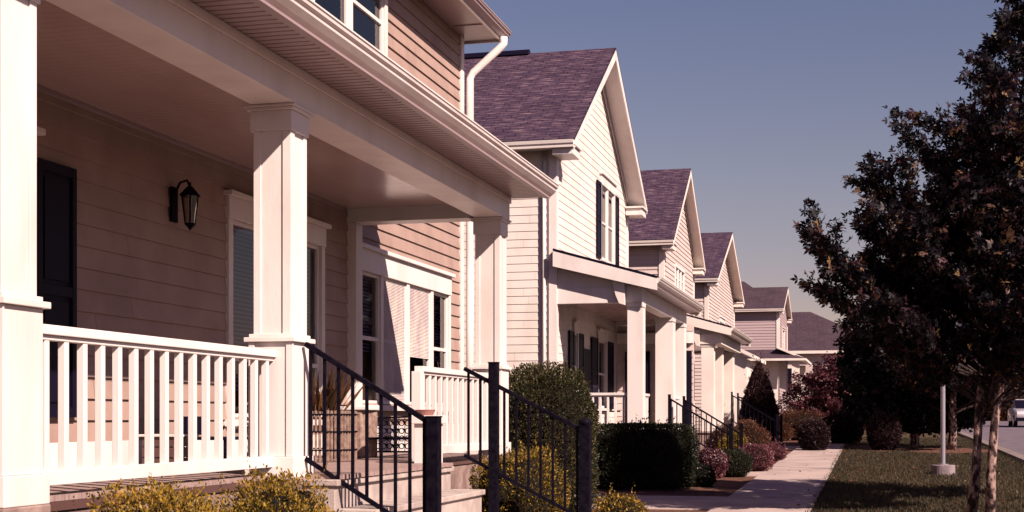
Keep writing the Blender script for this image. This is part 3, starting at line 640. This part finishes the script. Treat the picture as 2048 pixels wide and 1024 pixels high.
h6 = thing('townhouse', 'farthest house, low with broad hipped brown roof behind the purple bush', 'house', (-3, 112, gz(112)), 'houses along the sidewalk')
b = MB(); b.box(-12, 1.2, 104.5, 118, 1, 6.3); b.build('wall', M['beige'], h6)
b = MB(); b.face([(-13, 104, 6.35), (1.9, 104, 6.35), (-4.5, 111, 9.7), (-9, 111, 9.7)], 0, [(0, 0), (15, 0), (9, 8), (4, 8)])
b.face([(1.9, 104, 6.35), (1.9, 118.5, 6.35), (-4.5, 111, 9.7)], 0, [(0, 0), (14, 0), (7, 8)]); b.face([(1.9, 118.5, 6.35), (-13, 118.5, 6.35), (-9, 111, 9.7), (-4.5, 111, 9.7)], 0, [(0, 0), (15, 0), (11, 8), (6, 8)]); b.face([(-13, 118.5, 6.35), (-13, 104, 6.35), (-9, 111, 9.7)], 0, [(0, 0), (14, 0), (7, 8)])
b.build('roof', M['shingle_far'], h6)
b = MB(); b.box(-13.05, 1.95, 103.95, 104.1, 6.15, 6.36); b.box(1.8, 1.95, 104.1, 118.5, 6.15, 6.36); b.build('gutter', M['trim_far'], h6)
for x in (-6.2, -3.4, -.9):
    b = MB(); b.box(x, x+1.1, 104.42, 104.49, 3.3, 5.2); w_ = b.build('window', M['trim_far'], h6); b = MB(); b.box(x+.1, x+1.0, 104.40, 104.418, 3.4, 5.1); b.build('pane', M['dark'], w_)

# ------------------------------------------------------------------ things on the porch
t = thing('planter', 'slatted willow planter of spiky dark leaves on the porch deck', 'planter', (-5.35, 13.4, DK))
pb = MB(); cx, cy = -5.40, 13.15; rr = .40
for k in range(64):
    a = 2*math.pi*k/64; x, y = cx+rr*math.cos(a), cy+rr*math.sin(a); hh = .50+.012*random.random()
    pb.bar((x, y, DK+.01), (x, y, DK+hh), .016+.010*random.random(), .014)
pb.build('slats', M['wicker'], t)
for z in (.12, .30, .47):
    pb = MB(); pb.tube([(cx+(rr+.012)*math.cos(2*math.pi*k/36), cy+(rr+.012)*math.sin(2*math.pi*k/36), DK+z) for k in range(37)], .008, 6); pb.build('hoop', M['iron'], t)
pb = MB(); pb.lathe((cx, cy, DK+.42), [(0, 0), (rr-.02, 0), (rr-.02, .02), (0, .025)], 24); pb.build('soil', M['mulch'], t)

def leaves_obj(name, P, size, m, parent=None, tone=None, aspect=.5, updir=.3, core=None, droop=0, dirs=None, lobes=1):
    """one mesh of many folded leaves, one per row of P"""
    n = len(P); P = np.asarray(P); size = np.broadcast_to(size, n)*(.7+.6*rng.random(n))
    d = rng.normal(size=(n, 3)) if dirs is None else dirs+rng.normal(size=(n, 3))*.35
    d[:, 2] += updir-droop; d /= np.linalg.norm(d, axis=1)[:, None]+1e-9
    r = rng.normal(size=(n, 3)); s_ = np.cross(d, r); s_ /= np.linalg.norm(s_, axis=1)[:, None]+1e-9; nn = np.cross(s_, d)
    if lobes == 3:
        P = np.tile(P, (3, 1)); c_, q_ = .55, .83; size = np.concatenate([size, size*.78, size*.78]); tv0 = (rng.random(n)**1.6 if tone is None else tone); tone = np.tile(tv0, 3)
        d = np.vstack([d, d*c_+s_*q_, d*c_-s_*q_]); d /= np.linalg.norm(d, axis=1)[:, None]; nn = np.tile(nn, (3, 1)); s_ = np.cross(nn, d); s_ /= np.linalg.norm(s_, axis=1)[:, None]+1e-9; n *= 3
    L = size[:, None]; w = L*aspect
    V = np.empty((n, 4, 3)); V[:, 0] = P; V[:, 1] = P+d*L*.5+s_*w*.5+nn*w*.12; V[:, 2] = P+d*L; V[:, 3] = P+d*L*.5-s_*w*.5+nn*w*.12
    V = V.reshape(-1, 3); cv, cf = (core.v, core.f) if core else ([], [])
    nv = len(V); allv = np.vstack([V, np.array(cv)]) if cv else V
    me = bpy.data.meshes.new(name); nc = sum(len(f) for f in cf)
    me.vertices.add(len(allv)); me.vertices.foreach_set('co', allv.astype(np.float32).ravel())
    li = np.concatenate([np.arange(nv), np.array([nv+i for f in cf for i in f], dtype=int)]) if cf else np.arange(nv)
    ln = np.concatenate([np.full(n, 4), np.array([len(f) for f in cf], dtype=int)]) if cf else np.full(n, 4)
    me.loops.add(len(li)); me.loops.foreach_set('vertex_index', li.astype(np.int32))
    me.polygons.add(len(ln)); st_ = np.concatenate([[0], np.cumsum(ln)[:-1]])
    me.polygons.foreach_set('loop_start', st_.astype(np.int32)); 
    try: me.polygons.foreach_set('loop_total', ln.astype(np.int32))
    except Exception: pass
    me.materials.append(m); me.materials.append(M['core'])
    me.polygons.foreach_set('material_index', np.concatenate([np.zeros(n, int), np.ones(len(ln)-n, int)]).astype(np.int32))
    me.update(calc_edges=True); me.validate()
    at_ = me.attributes.new('tone', 'FLOAT', 'FACE'); tv = rng.random(n)**1.6 if tone is None else np.clip(tone, 0, 1)
    at_.data.foreach_set('value', np.concatenate([tv, np.zeros(len(ln)-n)]).astype(np.float32))
    return link(name, me, parent)
def vnoise(p, f, seed=0):
    r = np.random.default_rng(seed); out = 0
    for k in range(5):
        w = r.normal(size=3)*f; ph = r.random()*6.28; out = out+np.sin(p@w+ph)
    return out/5
def blob(cx, cy, z0, rx, ry, h, n, size, m, name, label, cat, group=None, square=2.0, rough=.12, tones=1.6, flowers=0, flat=False, seed=0, taper=0, aspect=.55, updir=.25, coreK=.86):
    """a clipped or natural shrub: superellipsoid of leaves over a dark twiggy core"""
    t = thing(name, label, cat, (cx, cy, z0), group)
    u = rng.normal(size=(n, 3)); u /= np.linalg.norm(u, axis=1)[:, None]
    def surf(u):
        k = (np.abs(u[:, 0])**square+np.abs(u[:, 1])**square+np.abs(u[:, 2])**square)**(-1/square)
        v = u*k[:, None]; nz = 1+rough*vnoise(u*np.array([rx, ry, h]), 5, seed)+rough*.9*vnoise(u*np.array([rx, ry, h]), 13, seed+3)+rough*.6*vnoise(u*np.array([rx, ry, h]), 30, seed+5)
        v = v*nz[:, None]
        if taper: 
            zz = (v[:, 2]+1)/2; f = (1-taper*zz); v[:, 0] *= f; v[:, 1] *= f
        return v
    v = surf(u); depth = 1+.22*rough*rng.random(n)**4-.26*rng.random(n)**1.8
    P = v*depth[:, None]*np.array([rx, ry, h/2])+np.array([cx, cy, z0+h/2])
    ns_ = int(60*(rx+ry+h)/3*(1+2*rough)); us_ = rng.normal(size=(ns_, 3)); us_[:, 2] = np.abs(us_[:, 2])*1.2; us_ /= np.linalg.norm(us_, axis=1)[:, None]
    sb = surf(us_)*np.array([rx, ry, h/2])+np.array([cx, cy, z0+h/2]); sd = us_*.5+rng.normal(size=(ns_, 3))*.25+np.array([0, 0, .8]); ln_ = (.8+3.2*rng.random(ns_)**2)*size
    P = np.vstack([P]+[sb+sd*(ln_*f)[:, None]+rng.normal(size=(ns_, 3))*size*.22 for f in np.linspace(0, 1, 7)])      # stray shoots
    P = P[P[:, 2] > z0-.02]; n = len(P)
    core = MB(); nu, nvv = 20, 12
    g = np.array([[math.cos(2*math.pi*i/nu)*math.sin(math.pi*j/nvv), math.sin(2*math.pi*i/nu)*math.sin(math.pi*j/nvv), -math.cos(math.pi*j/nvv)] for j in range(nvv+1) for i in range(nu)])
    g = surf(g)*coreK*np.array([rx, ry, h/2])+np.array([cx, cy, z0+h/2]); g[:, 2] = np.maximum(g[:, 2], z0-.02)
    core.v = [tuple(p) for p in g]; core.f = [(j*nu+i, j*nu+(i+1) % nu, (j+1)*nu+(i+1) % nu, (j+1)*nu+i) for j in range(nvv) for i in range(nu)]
    tone = (rng.random(n)**tones)*.75+.28*(vnoise(P, 3, seed+9)+.3)
    leaves_obj('foliage', P, size, m, t, tone, aspect, updir, core, dirs=(P-np.array([cx, cy, z0+h/2]))*.8)
    if flowers:
        u2 = rng.normal(size=(flowers, 3)); u2[:, 2] = np.abs(u2[:, 2]); u2 /= np.linalg.norm(u2, axis=1)[:, None]
        leaves_obj('blossoms', surf(u2)*1.02*np.array([rx, ry, h/2])+np.array([cx, cy, z0+h/2]), size*.8, M['L_flower'], t, None, .8, .3)
    s = MB(); s.tube([(cx, cy, z0-.05), (cx+.02, cy, z0+h*.4)], [.03, .02], 6)
    for k in range(4): s.tube([(cx, cy, z0), (cx+rx*.4*math.cos(k*1.6), cy+ry*.4*math.sin(k*1.6), z0+h*.4)], [.02, .01], 5)
    s.build('stem', M['darkbark'], t)
    return t
# spiky leaves in the planter
n = 150; th = rng.random(n)*6.28; rad = .22*np.sqrt(rng.random(n)); P = np.c_[cx+rad*np.cos(th), cy+rad*np.sin(th), np.full(n, DK+.42)]
leaves_obj('spiky_leaves', P, .46, M['L_blade'], t, None, .07, 0, dirs=np.c_[np.cos(th)*.55, np.sin(th)*.55, np.full(n, 1.35)])
t = thing('flower_pot', 'pale flowers in a small pot tucked behind the second white column', 'plant pot', (-4.85, 10.9, DK))
b = MB(); b.lathe((-4.95, 10.95, DK), [(.10, 0), (.14, .28), (.155, .29), (.155, .33), (.13, .33), (.12, .28)], 18); b.build('pot', M['terracotta'], t)
P = rng.normal(size=(260, 3))*np.array([.10, .10, .07])+np.array([-4.95, 10.95, DK+.44]); leaves_obj('blossoms', P, .035, M['L_flower'], t, None, .9, .4)
P = rng.normal(size=(200, 3))*np.array([.09, .09, .06])+np.array([-4.95, 10.95, DK+.38]); leaves_obj('foliage', P, .05, M['L_box'], t)
# beige cloth box behind the planter
t = thing('storage_basket', 'tall pale canvas basket beside the spiky planter', 'basket', (-5.5, 14.5, DK))
b = MB(); b.prism([(-5.72, 14.2), (-5.30, 14.2), (-5.26, 14.6), (-5.74, 14.6)], 'Z', DK+.002, DK+.55); b.build('body', M['wicker'], t, .02)
for z in (.52,):
    b = MB(); b.box(-5.76, -5.24, 14.18, 14.62, DK+z, DK+z+.04); b.build('rim', M['trim'], t, .008)
# ornate iron log holder
t = thing('iron_bench', 'low black wrought iron scrollwork bench on the porch near the far railing', 'bench', (-5.0, 14.6, DK))
b = MB(); yb = 14.75; xs0, xs1 = -5.35, -4.72
b.bar((xs0, yb, DK+.43), (xs1, yb, DK+.46), .02, .02); b.bar((xs0, yb, DK+.06), (xs1, yb, DK+.06), .02, .02)
for x in (xs0, xs1): b.bar((x, yb, DK), (x, yb, DK+.46), .022, .022)
for i in range(9):
    for j in range(4):
        x = xs0+(xs1-xs0)*(i+.5)/9; z = DK+.12+.085*j; r_ = .036
        b.tube([(x+r_*math.cos(q*.63)*(1-.03*q), yb, z+r_*math.sin(q*.63)*(1-.03*q)) for q in range(13)], .006, 4)
for i in range(10): x = xs0+(xs1-xs0)*i/9; b.bar((x, yb, DK+.06), (x, yb, DK+.44), .007, .007)
b.build('scroll_back', M['iron'], t)
b = MB(); b.box(xs0, xs1, yb-.42, yb-.03, DK+.20, DK+.225); b.build('seat', M['iron'], t, .005)
for x in (xs0+.02, xs1-.02):
    b = MB(); b.bar((x, yb-.40, DK), (x, yb-.40, DK+.2), .022, .022); b.build('leg', M['iron'], t)
t = thing('pedestal', 'short beige pedestal on the porch edge behind the iron newel post', 'pedestal', (-4.2, 12.8, DK))
b = MB(); b.box(-4.22, -4.0, 12.72, 12.94, DK, DK+.38); b.build('shaft', M['trim'], t, .004)
b = MB(); b.box(-4.25, -3.97, 12.69, 12.97, DK+.38, DK+.46); b.build('top', M['trim'], t, .006)
t = thing('clay_saucer', 'small pinkish clay dish resting on the beige pedestal', 'dish', (-4.14, 12.8, DK+.46))
b = MB(); b.lathe((-4.14, 12.83, DK+.46), [(.0, 0), (.07, 0), (.09, .04), (.10, .055), (.085, .055), (.07, .02), (0, .018)], 18); b.build('dish', M['terracotta'], t)
# porch chair and box seen through the railing
t = thing('porch_chair', 'low dark slatted chair on the porch seen through the white balusters', 'chair', (-5.6, 11.6, DK))
for (x, y) in ((-5.95, 11.35), (-5.95, 11.85), (-5.5, 11.35), (-5.5, 11.85)):
    b = MB(); b.box(x-.025, x+.025, y-.025, y+.025, DK, DK+(.26 if x > -5.8 else .44)); b.build('leg', M['dark'], t, .003)
b = MB()
for k in range(5): b.box(-5.97+.1*k, -5.89+.1*k, 11.31, 11.89, DK+.24, DK+.265)
b.build('seat', M['dark'], t, .003)
b = MB()
for k in range(5): b.box(-5.975, -5.955, 11.36+.11*k, 11.44+.11*k, DK+.28, DK+.45)
b.build('backrest', M['dark'], t, .003)
t = thing('porch_crate', 'small dark purple crate with a pale lid beside the low porch chair', 'crate', (-5.7, 10.6, DK))
b = MB()
for k in range(3): b.box(-5.86, -5.52, 10.50, 10.80, DK+.02+.09*k, DK+.10+.09*k)
b.build('body', M['wood'], t, .004)
b = MB(); b.box(-5.88, -5.50, 10.48, 10.82, DK+.28, DK+.30); b.build('lid', M['trim'], t, .004)

t = thing('porch_chair', 'black high backed chair on the white house porch beside the shutters', 'chair', (-5.6, 30.6, .85))
for (x, y) in ((-5.9, 30.3), (-5.9, 30.85), (-5.4, 30.3), (-5.4, 30.85)):
    b = MB(); b.box(x-.03, x+.03, y-.03, y+.03, .85, 1.3); b.build('leg', M['dark'], t, .003)
b = MB(); b.box(-5.93, -5.37, 30.27, 30.88, 1.3, 1.35); b.build('seat', M['dark'], t, .005)
b = MB()
for k in range(6): b.box(-5.94, -5.91, 30.29+.1*k, 30.36+.1*k, 1.351, 2.15)
b.box(-5.945, -5.905, 30.27, 30.88, 2.15, 2.22); b.build('backrest', M['dark'], t, .003)
for y in (30.3, 30.85):
    b = MB(); b.box(-5.93, -5.40, y-.03, y+.03, 1.62, 1.65); b.build('armrest', M['dark'], t, .003)

# ------------------------------------------------------------------ shrubs and hedges
blob(-3.86, 7.05, -.2, .34, .90, 1.28, 38000, .024, M['L_gold'], 'golden_shrub', 'golden leaved shrub under the nearest porch railing', 'shrub', 'golden shrubs at the porches', 2.3, .23, 1.0, seed=1)
blob(-3.90, 7.95, -.2, .30, .5, 1.10, 12000, .024, M['L_gold'], 'golden_shrub', 'lower golden shrub filling the gap between the two under the near railing', 'shrub', 'golden shrubs at the porches', 2.2, .25, 1.0, seed=11)
blob(-3.84, 8.75, -.2, .34, .72, 1.27, 30000, .024, M['L_gold'], 'golden_shrub', 'golden shrub at the foot of the near iron stair rail', 'shrub', 'golden shrubs at the porches', 2.2, .23, 1.0, seed=2)
blob(-4.05, 6.45, -.2, .22, .3, 1.02, 3500, .024, M['L_red'], 'red_shrub', 'low reddish shrub by the stone base of the leftmost column', 'shrub', None, 2.2, .2, 1.5, seed=3)
blob(-3.60, 14.3, -.1, .50, .60, 1.27, 17000, .028, M['L_gold'], 'golden_shrub', 'golden shrub beyond the far iron stair rail, before the tall boxwood', 'shrub', 'golden shrubs at the porches', 2.4, .13, 1.6, seed=4)
blob(-2.74, 15.6, -.1, .33, .5, .74, 7000, .028, M['L_gold'], 'golden_shrub', 'lowest golden shrub, beside the dome capped iron post', 'shrub', 'golden shrubs at the porches', 2.2, .16, 1.7, seed=5)
blob(-4.26, 18.4, -.05, .66, .62, 2.18, 42000, .036, M['L_box'], 'boxwood', 'tall squarish clipped boxwood between the tan porch and white house', 'shrub', None, 3.6, .085, 2.3, seed=6)
blob(-4.32, 26.9, -.0, 1.03, 1.0, 1.36, 30000, .045, M['L_hedge'], 'hedge', 'low flat topped dark hedge below the white house porch', 'hedge', None, 7.0, .03, 2.6, seed=7)
def at_ground(px, d): p = at(px, 900, d); return p.x, p.y, gz(p.y)
for (px, d, rx, h, m, lab, fl, sz) in (
    (1425, 30.0, .34, .62, 'L_red', 'round shrub dotted with pale blossoms at the end of the dark hedge', 500, .05),
    (1398, 27.2, .30, .40, 'L_hedge', 'low dark mound lowest at the corner of the walk', 60, .05),
    (1468, 30.5, .38, .55, 'L_hedge', 'dark green mound below the yellow tuft', 0, .05),
    (1468, 34.0, .36, .80, 'L_gold', 'yellow flowering tuft behind the dark green mound', 0, .06),
    (1512, 32.5, .42, .62, 'L_red', 'crimson mound right at the sidewalk edge', 120, .05),
    (1495, 38.0, .55, 1.0, 'L_rust', 'tall rusty heather mound behind the crimson one', 0, .06),
    (1448, 36.0, .40, .9, 'L_rust', 'rusty mound below the iron stair rails', 80, .06),
    (1541, 37.8, .36, .46, 'L_red', 'small isolated crimson cushion on bare mulch', 0, .06),
    (1540, 55, .9, .75, 'L_rust', 'rusty cushion at the foot of the cone shaped evergreen', 0, .09),
    (1595, 56, 1.2, 1.05, 'L_rust', 'broad russet mound under the purple bush', 0, .09)):
    x, y, z = at_ground(px, d)
    blob(x, y, z, rx, rx, h*1.05, int(6500+9000*h), sz*.65, M[m], 'bedding_shrub', lab, 'shrub', 'bedding plants beside the sidewalk', 2.1, .20, 1.5, flowers=fl, seed=int(px))
for (px, d, rx, h, m, lab) in (
    (1628, 44.6, .46, .95, 'L_cone', 'small round dark shrub at the left edge of the sidewalk, smallest of the clipped ones'),
    (1686, 51.0, .72, 1.15, 'L_cone', 'broad domed near black shrub under the purple bush'),
    (1768, 45.0, .52, 1.15, 'L_cone', 'upright oval dark red shrub right of the sidewalk')):
    x, y, z = at_ground(px, d)
    blob(x, y, z, rx, rx, h, 9000, .07, M[m], 'round_shrub', lab, 'shrub', 'clipped round shrubs by the sidewalk', 2.3, .09, 1.8, seed=int(px))
x, y, z = at_ground(1518, 50)
blob(x, y, z+.1, .92, .92, 2.75, 24000, .07, M['L_cone'], 'cone_evergreen', 'cone shaped clipped dark evergreen before the fourth house', 'tree', None, 2.4, .04, 1.4, taper=.75, seed=21)

# ------------------------------------------------------------------ trees
def tree(name, label, base, top, r_prof, nlimb, leaf, nleaf, m, bark, trunk_r, zlow, group=None, twin=0, seed=1, clump=.22, dens=1.0, extra=(), droop=.3, rise=.55, lobes=1, zleaf=0):
    rs = random.Random(seed); rg = np.random.default_rng(seed)
    base = Vector(base); top = Vector(top); t = thing(name, label, 'tree', base, group)
    def axis(z):
        f = min(1, max(0, (z-base.z)/(top.z-base.z))); p = base.lerp(top, f**1.1 if f > 0 else 0); p.z = z; return p
    zs = [base.z-.1+(top.z-base.z)*k/12 for k in range(13)]
    for j in range(2 if twin else 1):
        tr = MB(); off = Vector((0, 0, 0)) if not twin else Vector(((-.5+j)*twin, (.5-j)*twin*.7, 0))
        pts = []
        for k, z in enumerate(zs):
            p = axis(z); w = .025; pts.append((p.x+off.x*(1-k/30)+w*math.sin(k*1.7+j*2), p.y+off.y+w*math.cos(k*2.1+j), z))
        tr.tube(pts, [trunk_r*(1.25 if k == 0 else 1)*(1-.9*k/12)+.008 for k in range(13)], 12); tr.build('trunk', M[bark], t, smooth=True)
    br = MB(); C = []; D = []
    zt = top.z
    limbs = []
    for i in range(nlimb):
        f = (i+.5)/nlimb; z = zlow+(zt-zlow)*f**1.0; ang = i*2.399+rs.random()*.6; rad = np.interp(z, *r_prof)*(.78+.38*rs.random())
        s = axis(max(base.z+.5, z-rise*rad, zleaf-.35)); e = axis(z)+Vector((math.cos(ang)*rad, math.sin(ang)*rad, 0)); limbs.append((s, e))
    for e in extra:
        e = Vector(e); rad = (e-axis(e.z)).length; limbs.append((axis(max(base.z+.8, e.z-.75*rad, zleaf+.05)), e))
    for s, e in limbs:
        L = (e-s).length; mid = s.lerp(e, .5)+Vector((rs.uniform(-.06, .06)*L, rs.uniform(-.06, .06)*L, -.05*L)); q = [s, s.lerp(mid, .6), mid, mid.lerp(e, .6)+Vector((0, 0, -.01*L)), e]
        br.tube(q, [trunk_r*.35, trunk_r*.28, trunk_r*.2, trunk_r*.12, .004], 6)
        ns = max(4, int(L/ (.17 if dens >= 1 else .3)))
        for k in range(ns):
            f = .25+.75*(k+rs.random())/ns; seg = min(3, int(f*4)); p = q[seg].lerp(q[seg+1], f*4-seg) if f < 1 else e
            d = (e-s).normalized(); sd = d.cross(Vector((0, 0, 1))).normalized()*(1 if k % 2 else -1)
            dd = (d*rs.uniform(.5, 1)+sd*rs.uniform(.2, 1.0)+Vector((0, 0, rs.uniform(-.2, .7)))).normalized(); l = L*rs.uniform(.14, .34)*(1.15-.55*f)+.12
            tip = p+dd*l; br.tube([p, p.lerp(tip, .5)+Vector((0, 0, .03*l)), tip], [.010+.02*trunk_r, .006, .003], 4, cap=False)
            nl = max(3, int(l/clump*3))
            for w in range(nl):
                C.append(p.lerp(tip, (w+.8)/nl)); D.append(dd)
        C.append(e); D.append((e-s).normalized())
    br.build('branches', M['darkbark'], t)
    C = np.array(C); D = np.array(D); kp = C[:, 2] > zleaf+.25*rg.random(len(C)); C = C[kp]; D = D[kp]
    per_ = np.maximum(0, (nleaf/len(C)*(.15+1.7*rg.random(len(C)))).astype(int)); P = np.repeat(C, per_, 0)+rg.normal(size=(int(per_.sum()), 3))*clump*np.array([.5, .5, .38])
    tone = np.repeat(rg.random(len(C))**2.2, per_)*.8+rg.random(len(P))**2*.35
    leaves_obj('crown', P, leaf, M[m], t, tone, .42 if lobes == 3 else .62, -.15, dirs=np.repeat(D, per_, 0)*.8, droop=droop, lobes=lobes)
    return t
b0 = at(1959, 1024, 20.2); tz = gz(b0.y)
tip = at(2075, -120, 20.8)
ex = [at(*q) for q in ((1650, 496, 19.6), (1655, 592, 19.8), (1755, 375, 20.2), (1770, 430, 19.4), (1830, 285, 20.3), (1955, 120, 20.0), (2020, 40, 20.4), (1725, 660, 20.6), (1940, 235, 21), (1735, 455, 20.1), (1790, 330, 19.7), (1700, 545, 20.6), (1860, 240, 19.6), (1985, 90, 20.8), (1760, 620, 19.2), (1760, 545, 20.9), (1990, 200, 19.2), (1800, 480, 20))]
tree('maple_tree', 'twin stemmed dark leaved tree standing nearest in the lawn', (b0.x, b0.y, tz), tip, ([2.2, 3.0, 3.6, 4.6, 5.4, 6.4, 7.4, 8.6], [1.2, 1.55, 1.6, 1.2, .9, .6, .38, .2]), 90, .098, 54000, 'L_maple', 'bark', .062, 2.35, 'trees on the verge', twin=.24, seed=3, extra=ex, clump=.12, rise=.95, lobes=3, zleaf=1.95)
b1 = at(1903, 905, 45); b1.z = gz(b1.y)
tree('maple_tree', 'slim pale barked tree behind the steel pole', b1, b1+Vector((.3, .2, 7.2)), ([2.2, 3.5, 5, 7, 9], [1.9, 2.7, 2.6, 1.6, .5]), 50, .14, 50000, 'L_maple', 'bark', .13, 3.0, 'trees on the verge', seed=5, clump=.25)
b2 = at(1828, 895, 47); b2.z = gz(b2.y)
tree('evergreen_tree', 'broad near black evergreen with low boughs by the sidewalk', b2, b2+Vector((.2, 0, 6.2)), ([.9, 2.0, 3.5, 5, 6.8], [1.3, 1.9, 2.2, 1.7, .5]), 80, .15, 80000, 'L_dark', 'bark', .14, 1.3, 'trees on the verge', seed=8, clump=.28)
# purple leaved bush-tree by the fourth house
b3 = at(1672, 868, 58); b3.z = gz(b3.y)
tree('purple_plum_tree', 'purple leaved plum tree in front of the far houses', b3, b3+Vector((.2, 0, 3.5)), ([.8, 1.8, 3.0, 4.4], [.9, 1.5, 1.3, .4]), 46, .12, 26000, 'L_red', 'darkbark', .08, 1.1, 'purple leaved trees', seed=12, clump=.2)
b3 = at(1612, 868, 60); b3.z = gz(b3.y)
tree('purple_plum_tree', 'smaller purple leaved tree at the left, thin enough to see the wall', b3, b3+Vector((.0, 0, 2.6)), ([.8, 1.8, 2.8, 3.6], [.7, 1.1, .8, .3]), 26, .11, 7000, 'L_red', 'darkbark', .05, 1.1, 'purple leaved trees', seed=13, clump=.2)
# trees off to the right, along the kerb before and beyond the frame's edge, throwing shade over walk and hedge
b4 = Vector((3.35, 24.3, gz(24.3)))
tree('maple_tree', 'dark tree whose boughs reach in from the right edge behind the twin trunks', b4, b4+Vector((.1, 0, 6.3)), ([2.6, 3.5, 4.8, 6.6], [1.3, 1.8, 1.6, .4]), 44, .10, 46000, 'L_maple', 'bark', .10, 2.9, 'trees on the verge', seed=17, clump=.14, rise=.9, zleaf=2.5)
# trees beyond the street
for k, (px, d, hh, rr_) in enumerate(((1905, 118, 7.5, 4.5), (1965, 128, 9, 5), (2030, 122, 8, 5), (1840, 120, 8, 4.5), (1770, 135, 8.5, 4.5), (2085, 112, 8, 4.5))):
    p = at(px, 835, d); p.z = gz(p.y)
    tree('distant_tree', ['dark bushy tree across the street behind the steel pole', 'tallest dark tree across the street, seen between the trunks', 'dark tree across the street behind the silver car', 'dark tree far off behind the near evergreen', 'farthest dark tree left of the evergreen', 'dark tree at the right edge of the picture'][k], p, p+Vector((0, 0, hh)), ([1, 3, 5, 9.5], [rr_*.8, rr_, rr_*.8, .8]), 34, .34, 9000, 'L_dark', 'darkbark', .22, 1.9, 'trees beyond the street', seed=30+k, clump=.7, dens=.5)
for k, (px, d) in enumerate(((1925, 100), (1985, 98), (2040, 101))):
    p = at(px, 835, d); blob(p.x, p.y, gz(p.y), 2.0, 1.6, 1.7, 5000, .2, M[('L_box', 'L_rust', 'L_box')[k]], 'roadside_bush', ['mid green bush across the street left of the twin trunks', 'rusty bush across the street right of the twin trunks', 'mid green bush behind the silver car'][k], 'shrub', 'bushes across the street', 2.2, .12, 1.4, seed=50+k)

# ------------------------------------------------------------------ steel pole on a concrete foot
p = at(1886, 935, 31); p.z = gz(p.y)
t = thing('steel_pole', 'thin grey steel pole on a round concrete foot in the lawn', 'pole', p)
b = MB(); b.lathe((p.x, p.y, p.z-.05), [(.26, 0), (.26, .27), (.25, .285), (0, .29)], 28); b.build('concrete_foot', M['foot'], t)
b = MB(); b.lathe((p.x, p.y, p.z+.235), [(.12, 0), (.12, .02), (.05, .025), (.046, 4.2), (0, 4.21)], 16); b.build('shaft', M['steel'], t)

# ------------------------------------------------------------------ parked car at the right edge
def car(x, y, label):
    z0 = gz(y)+.03; t = thing('parked_car', label, 'car', (x, y, z0))
    w = .88; prof = [(-2.2, .32), (-2.25, .62), (-2.15, .86), (-1.3, .98), (-.75, 1.05), (1.5, 1.05), (2.15, .95), (2.2, .6), (2.15, .32)]
    b = MB(); nn = 9; rings = []
    for s_ in (-1, -.92, -.4, .4, .92, 1):
        k = .93 if abs(s_) == 1 else 1; i = len(b.v); rings.append(i)
        b.v += [(x+s_*w, y+py*k, z0+(pz if abs(s_) < 1 else .32+(pz-.32)*.9)) for py, pz in prof]
    for r0, r1 in zip(rings, rings[1:]):
        for j in range(nn): b.f.append((r0+j, r0+(j+1) % nn, r1+(j+1) % nn, r1+j)); b.m.append(0); b.uv += [(0, 0)]*4
    for r0 in (rings[0], rings[-1]): b.f.append(tuple(range(r0, r0+nn))); b.m.append(0); b.uv += [(0, 0)]*nn
    bd = b.build('body', M['carpaint'], t, .02, True)
    c = MB(); c.prism([(y-1.2, z0+.98), (y-.45, z0+1.46), (y+1.1, z0+1.48), (y+1.85, z0+1.0)], 'X', x-.74, x+.74); c.build('windows', M['dark'], t, .05)
    c = MB(); c.prism([(y-.5, z0+1.47), (y-.4, z0+1.51), (y+1.05, z0+1.52), (y+1.15, z0+1.48)], 'X', x-.70, x+.70); c.build('roof_panel', M['carpaint'], t, .015)
    for sx in (-1, 1):
        for wy in (-1.35, 1.35):
            c = MB(); c.tube([(x+sx*(w-.18), y+wy, z0+.32), (x+sx*(w+.02), y+wy, z0+.32)], .32, 24); wh = c.build('wheel', M['rubber'], t)
            c = MB(); c.tube([(x+sx*(w+.02), y+wy, z0+.32), (x+sx*(w+.03), y+wy, z0+.32)], .2, 16); c.build('rim', M['chrome'], wh)
        c = MB(); c.box(x+sx*.45, x+sx*.80, y-2.24, y-2.16, z0+.66, z0+.80); c.build('headlight', M['lens'], t, .02)
    c = MB(); c.box(x-.86, x+.86, y-2.27, y-2.15, z0+.30, z0+.5); c.build('bumper', M['dark'], t, .03)
    return t
pc_ = at(2056, 850, 78); car(pc_.x, pc_.y, 'silver car parked at the street, half cut off by the right edge')

# ------------------------------------------------------------------ grass
n = 150000; yy = 17+43*rng.random(n)**1.5; xx = -.93+4.75*rng.random(n)
keep = ~((xx-2.4)**2/1.69+(yy-46.5)**2/6.8 < 1) & ~((xx-.35)**2/1.1+(yy-48.5)**2/9 < 1); xx, yy = xx[keep], yy[keep]
P = np.c_[xx, yy, .015*(yy-18)]
tn = rng.random(len(P))**1.5*.8+.25*vnoise(P*np.array([1, .5, 0]), 1.5, 4)
g = leaves_obj('grass', P, .075, M['L_grass'], None, tn, .14, 1.6); g['kind'] = 'stuff'

n = 520; yy = 18+32*rng.random(n); xx = -.85+4.4*rng.random(n); xx[:26] = -2.3+1.4*rng.random(26)**.5; P = np.c_[xx, yy, .015*(yy-18)+np.where((xx > -2.37) & (xx < -.87), .052, .075)]
dd = rng.normal(size=(n, 3)); dd[:, 2] *= .1; g = leaves_obj('fallen_leaves', P, .055, M['L_rust'], None, None, .7, 0, dirs=dd*4); g['kind'] = 'stuff'
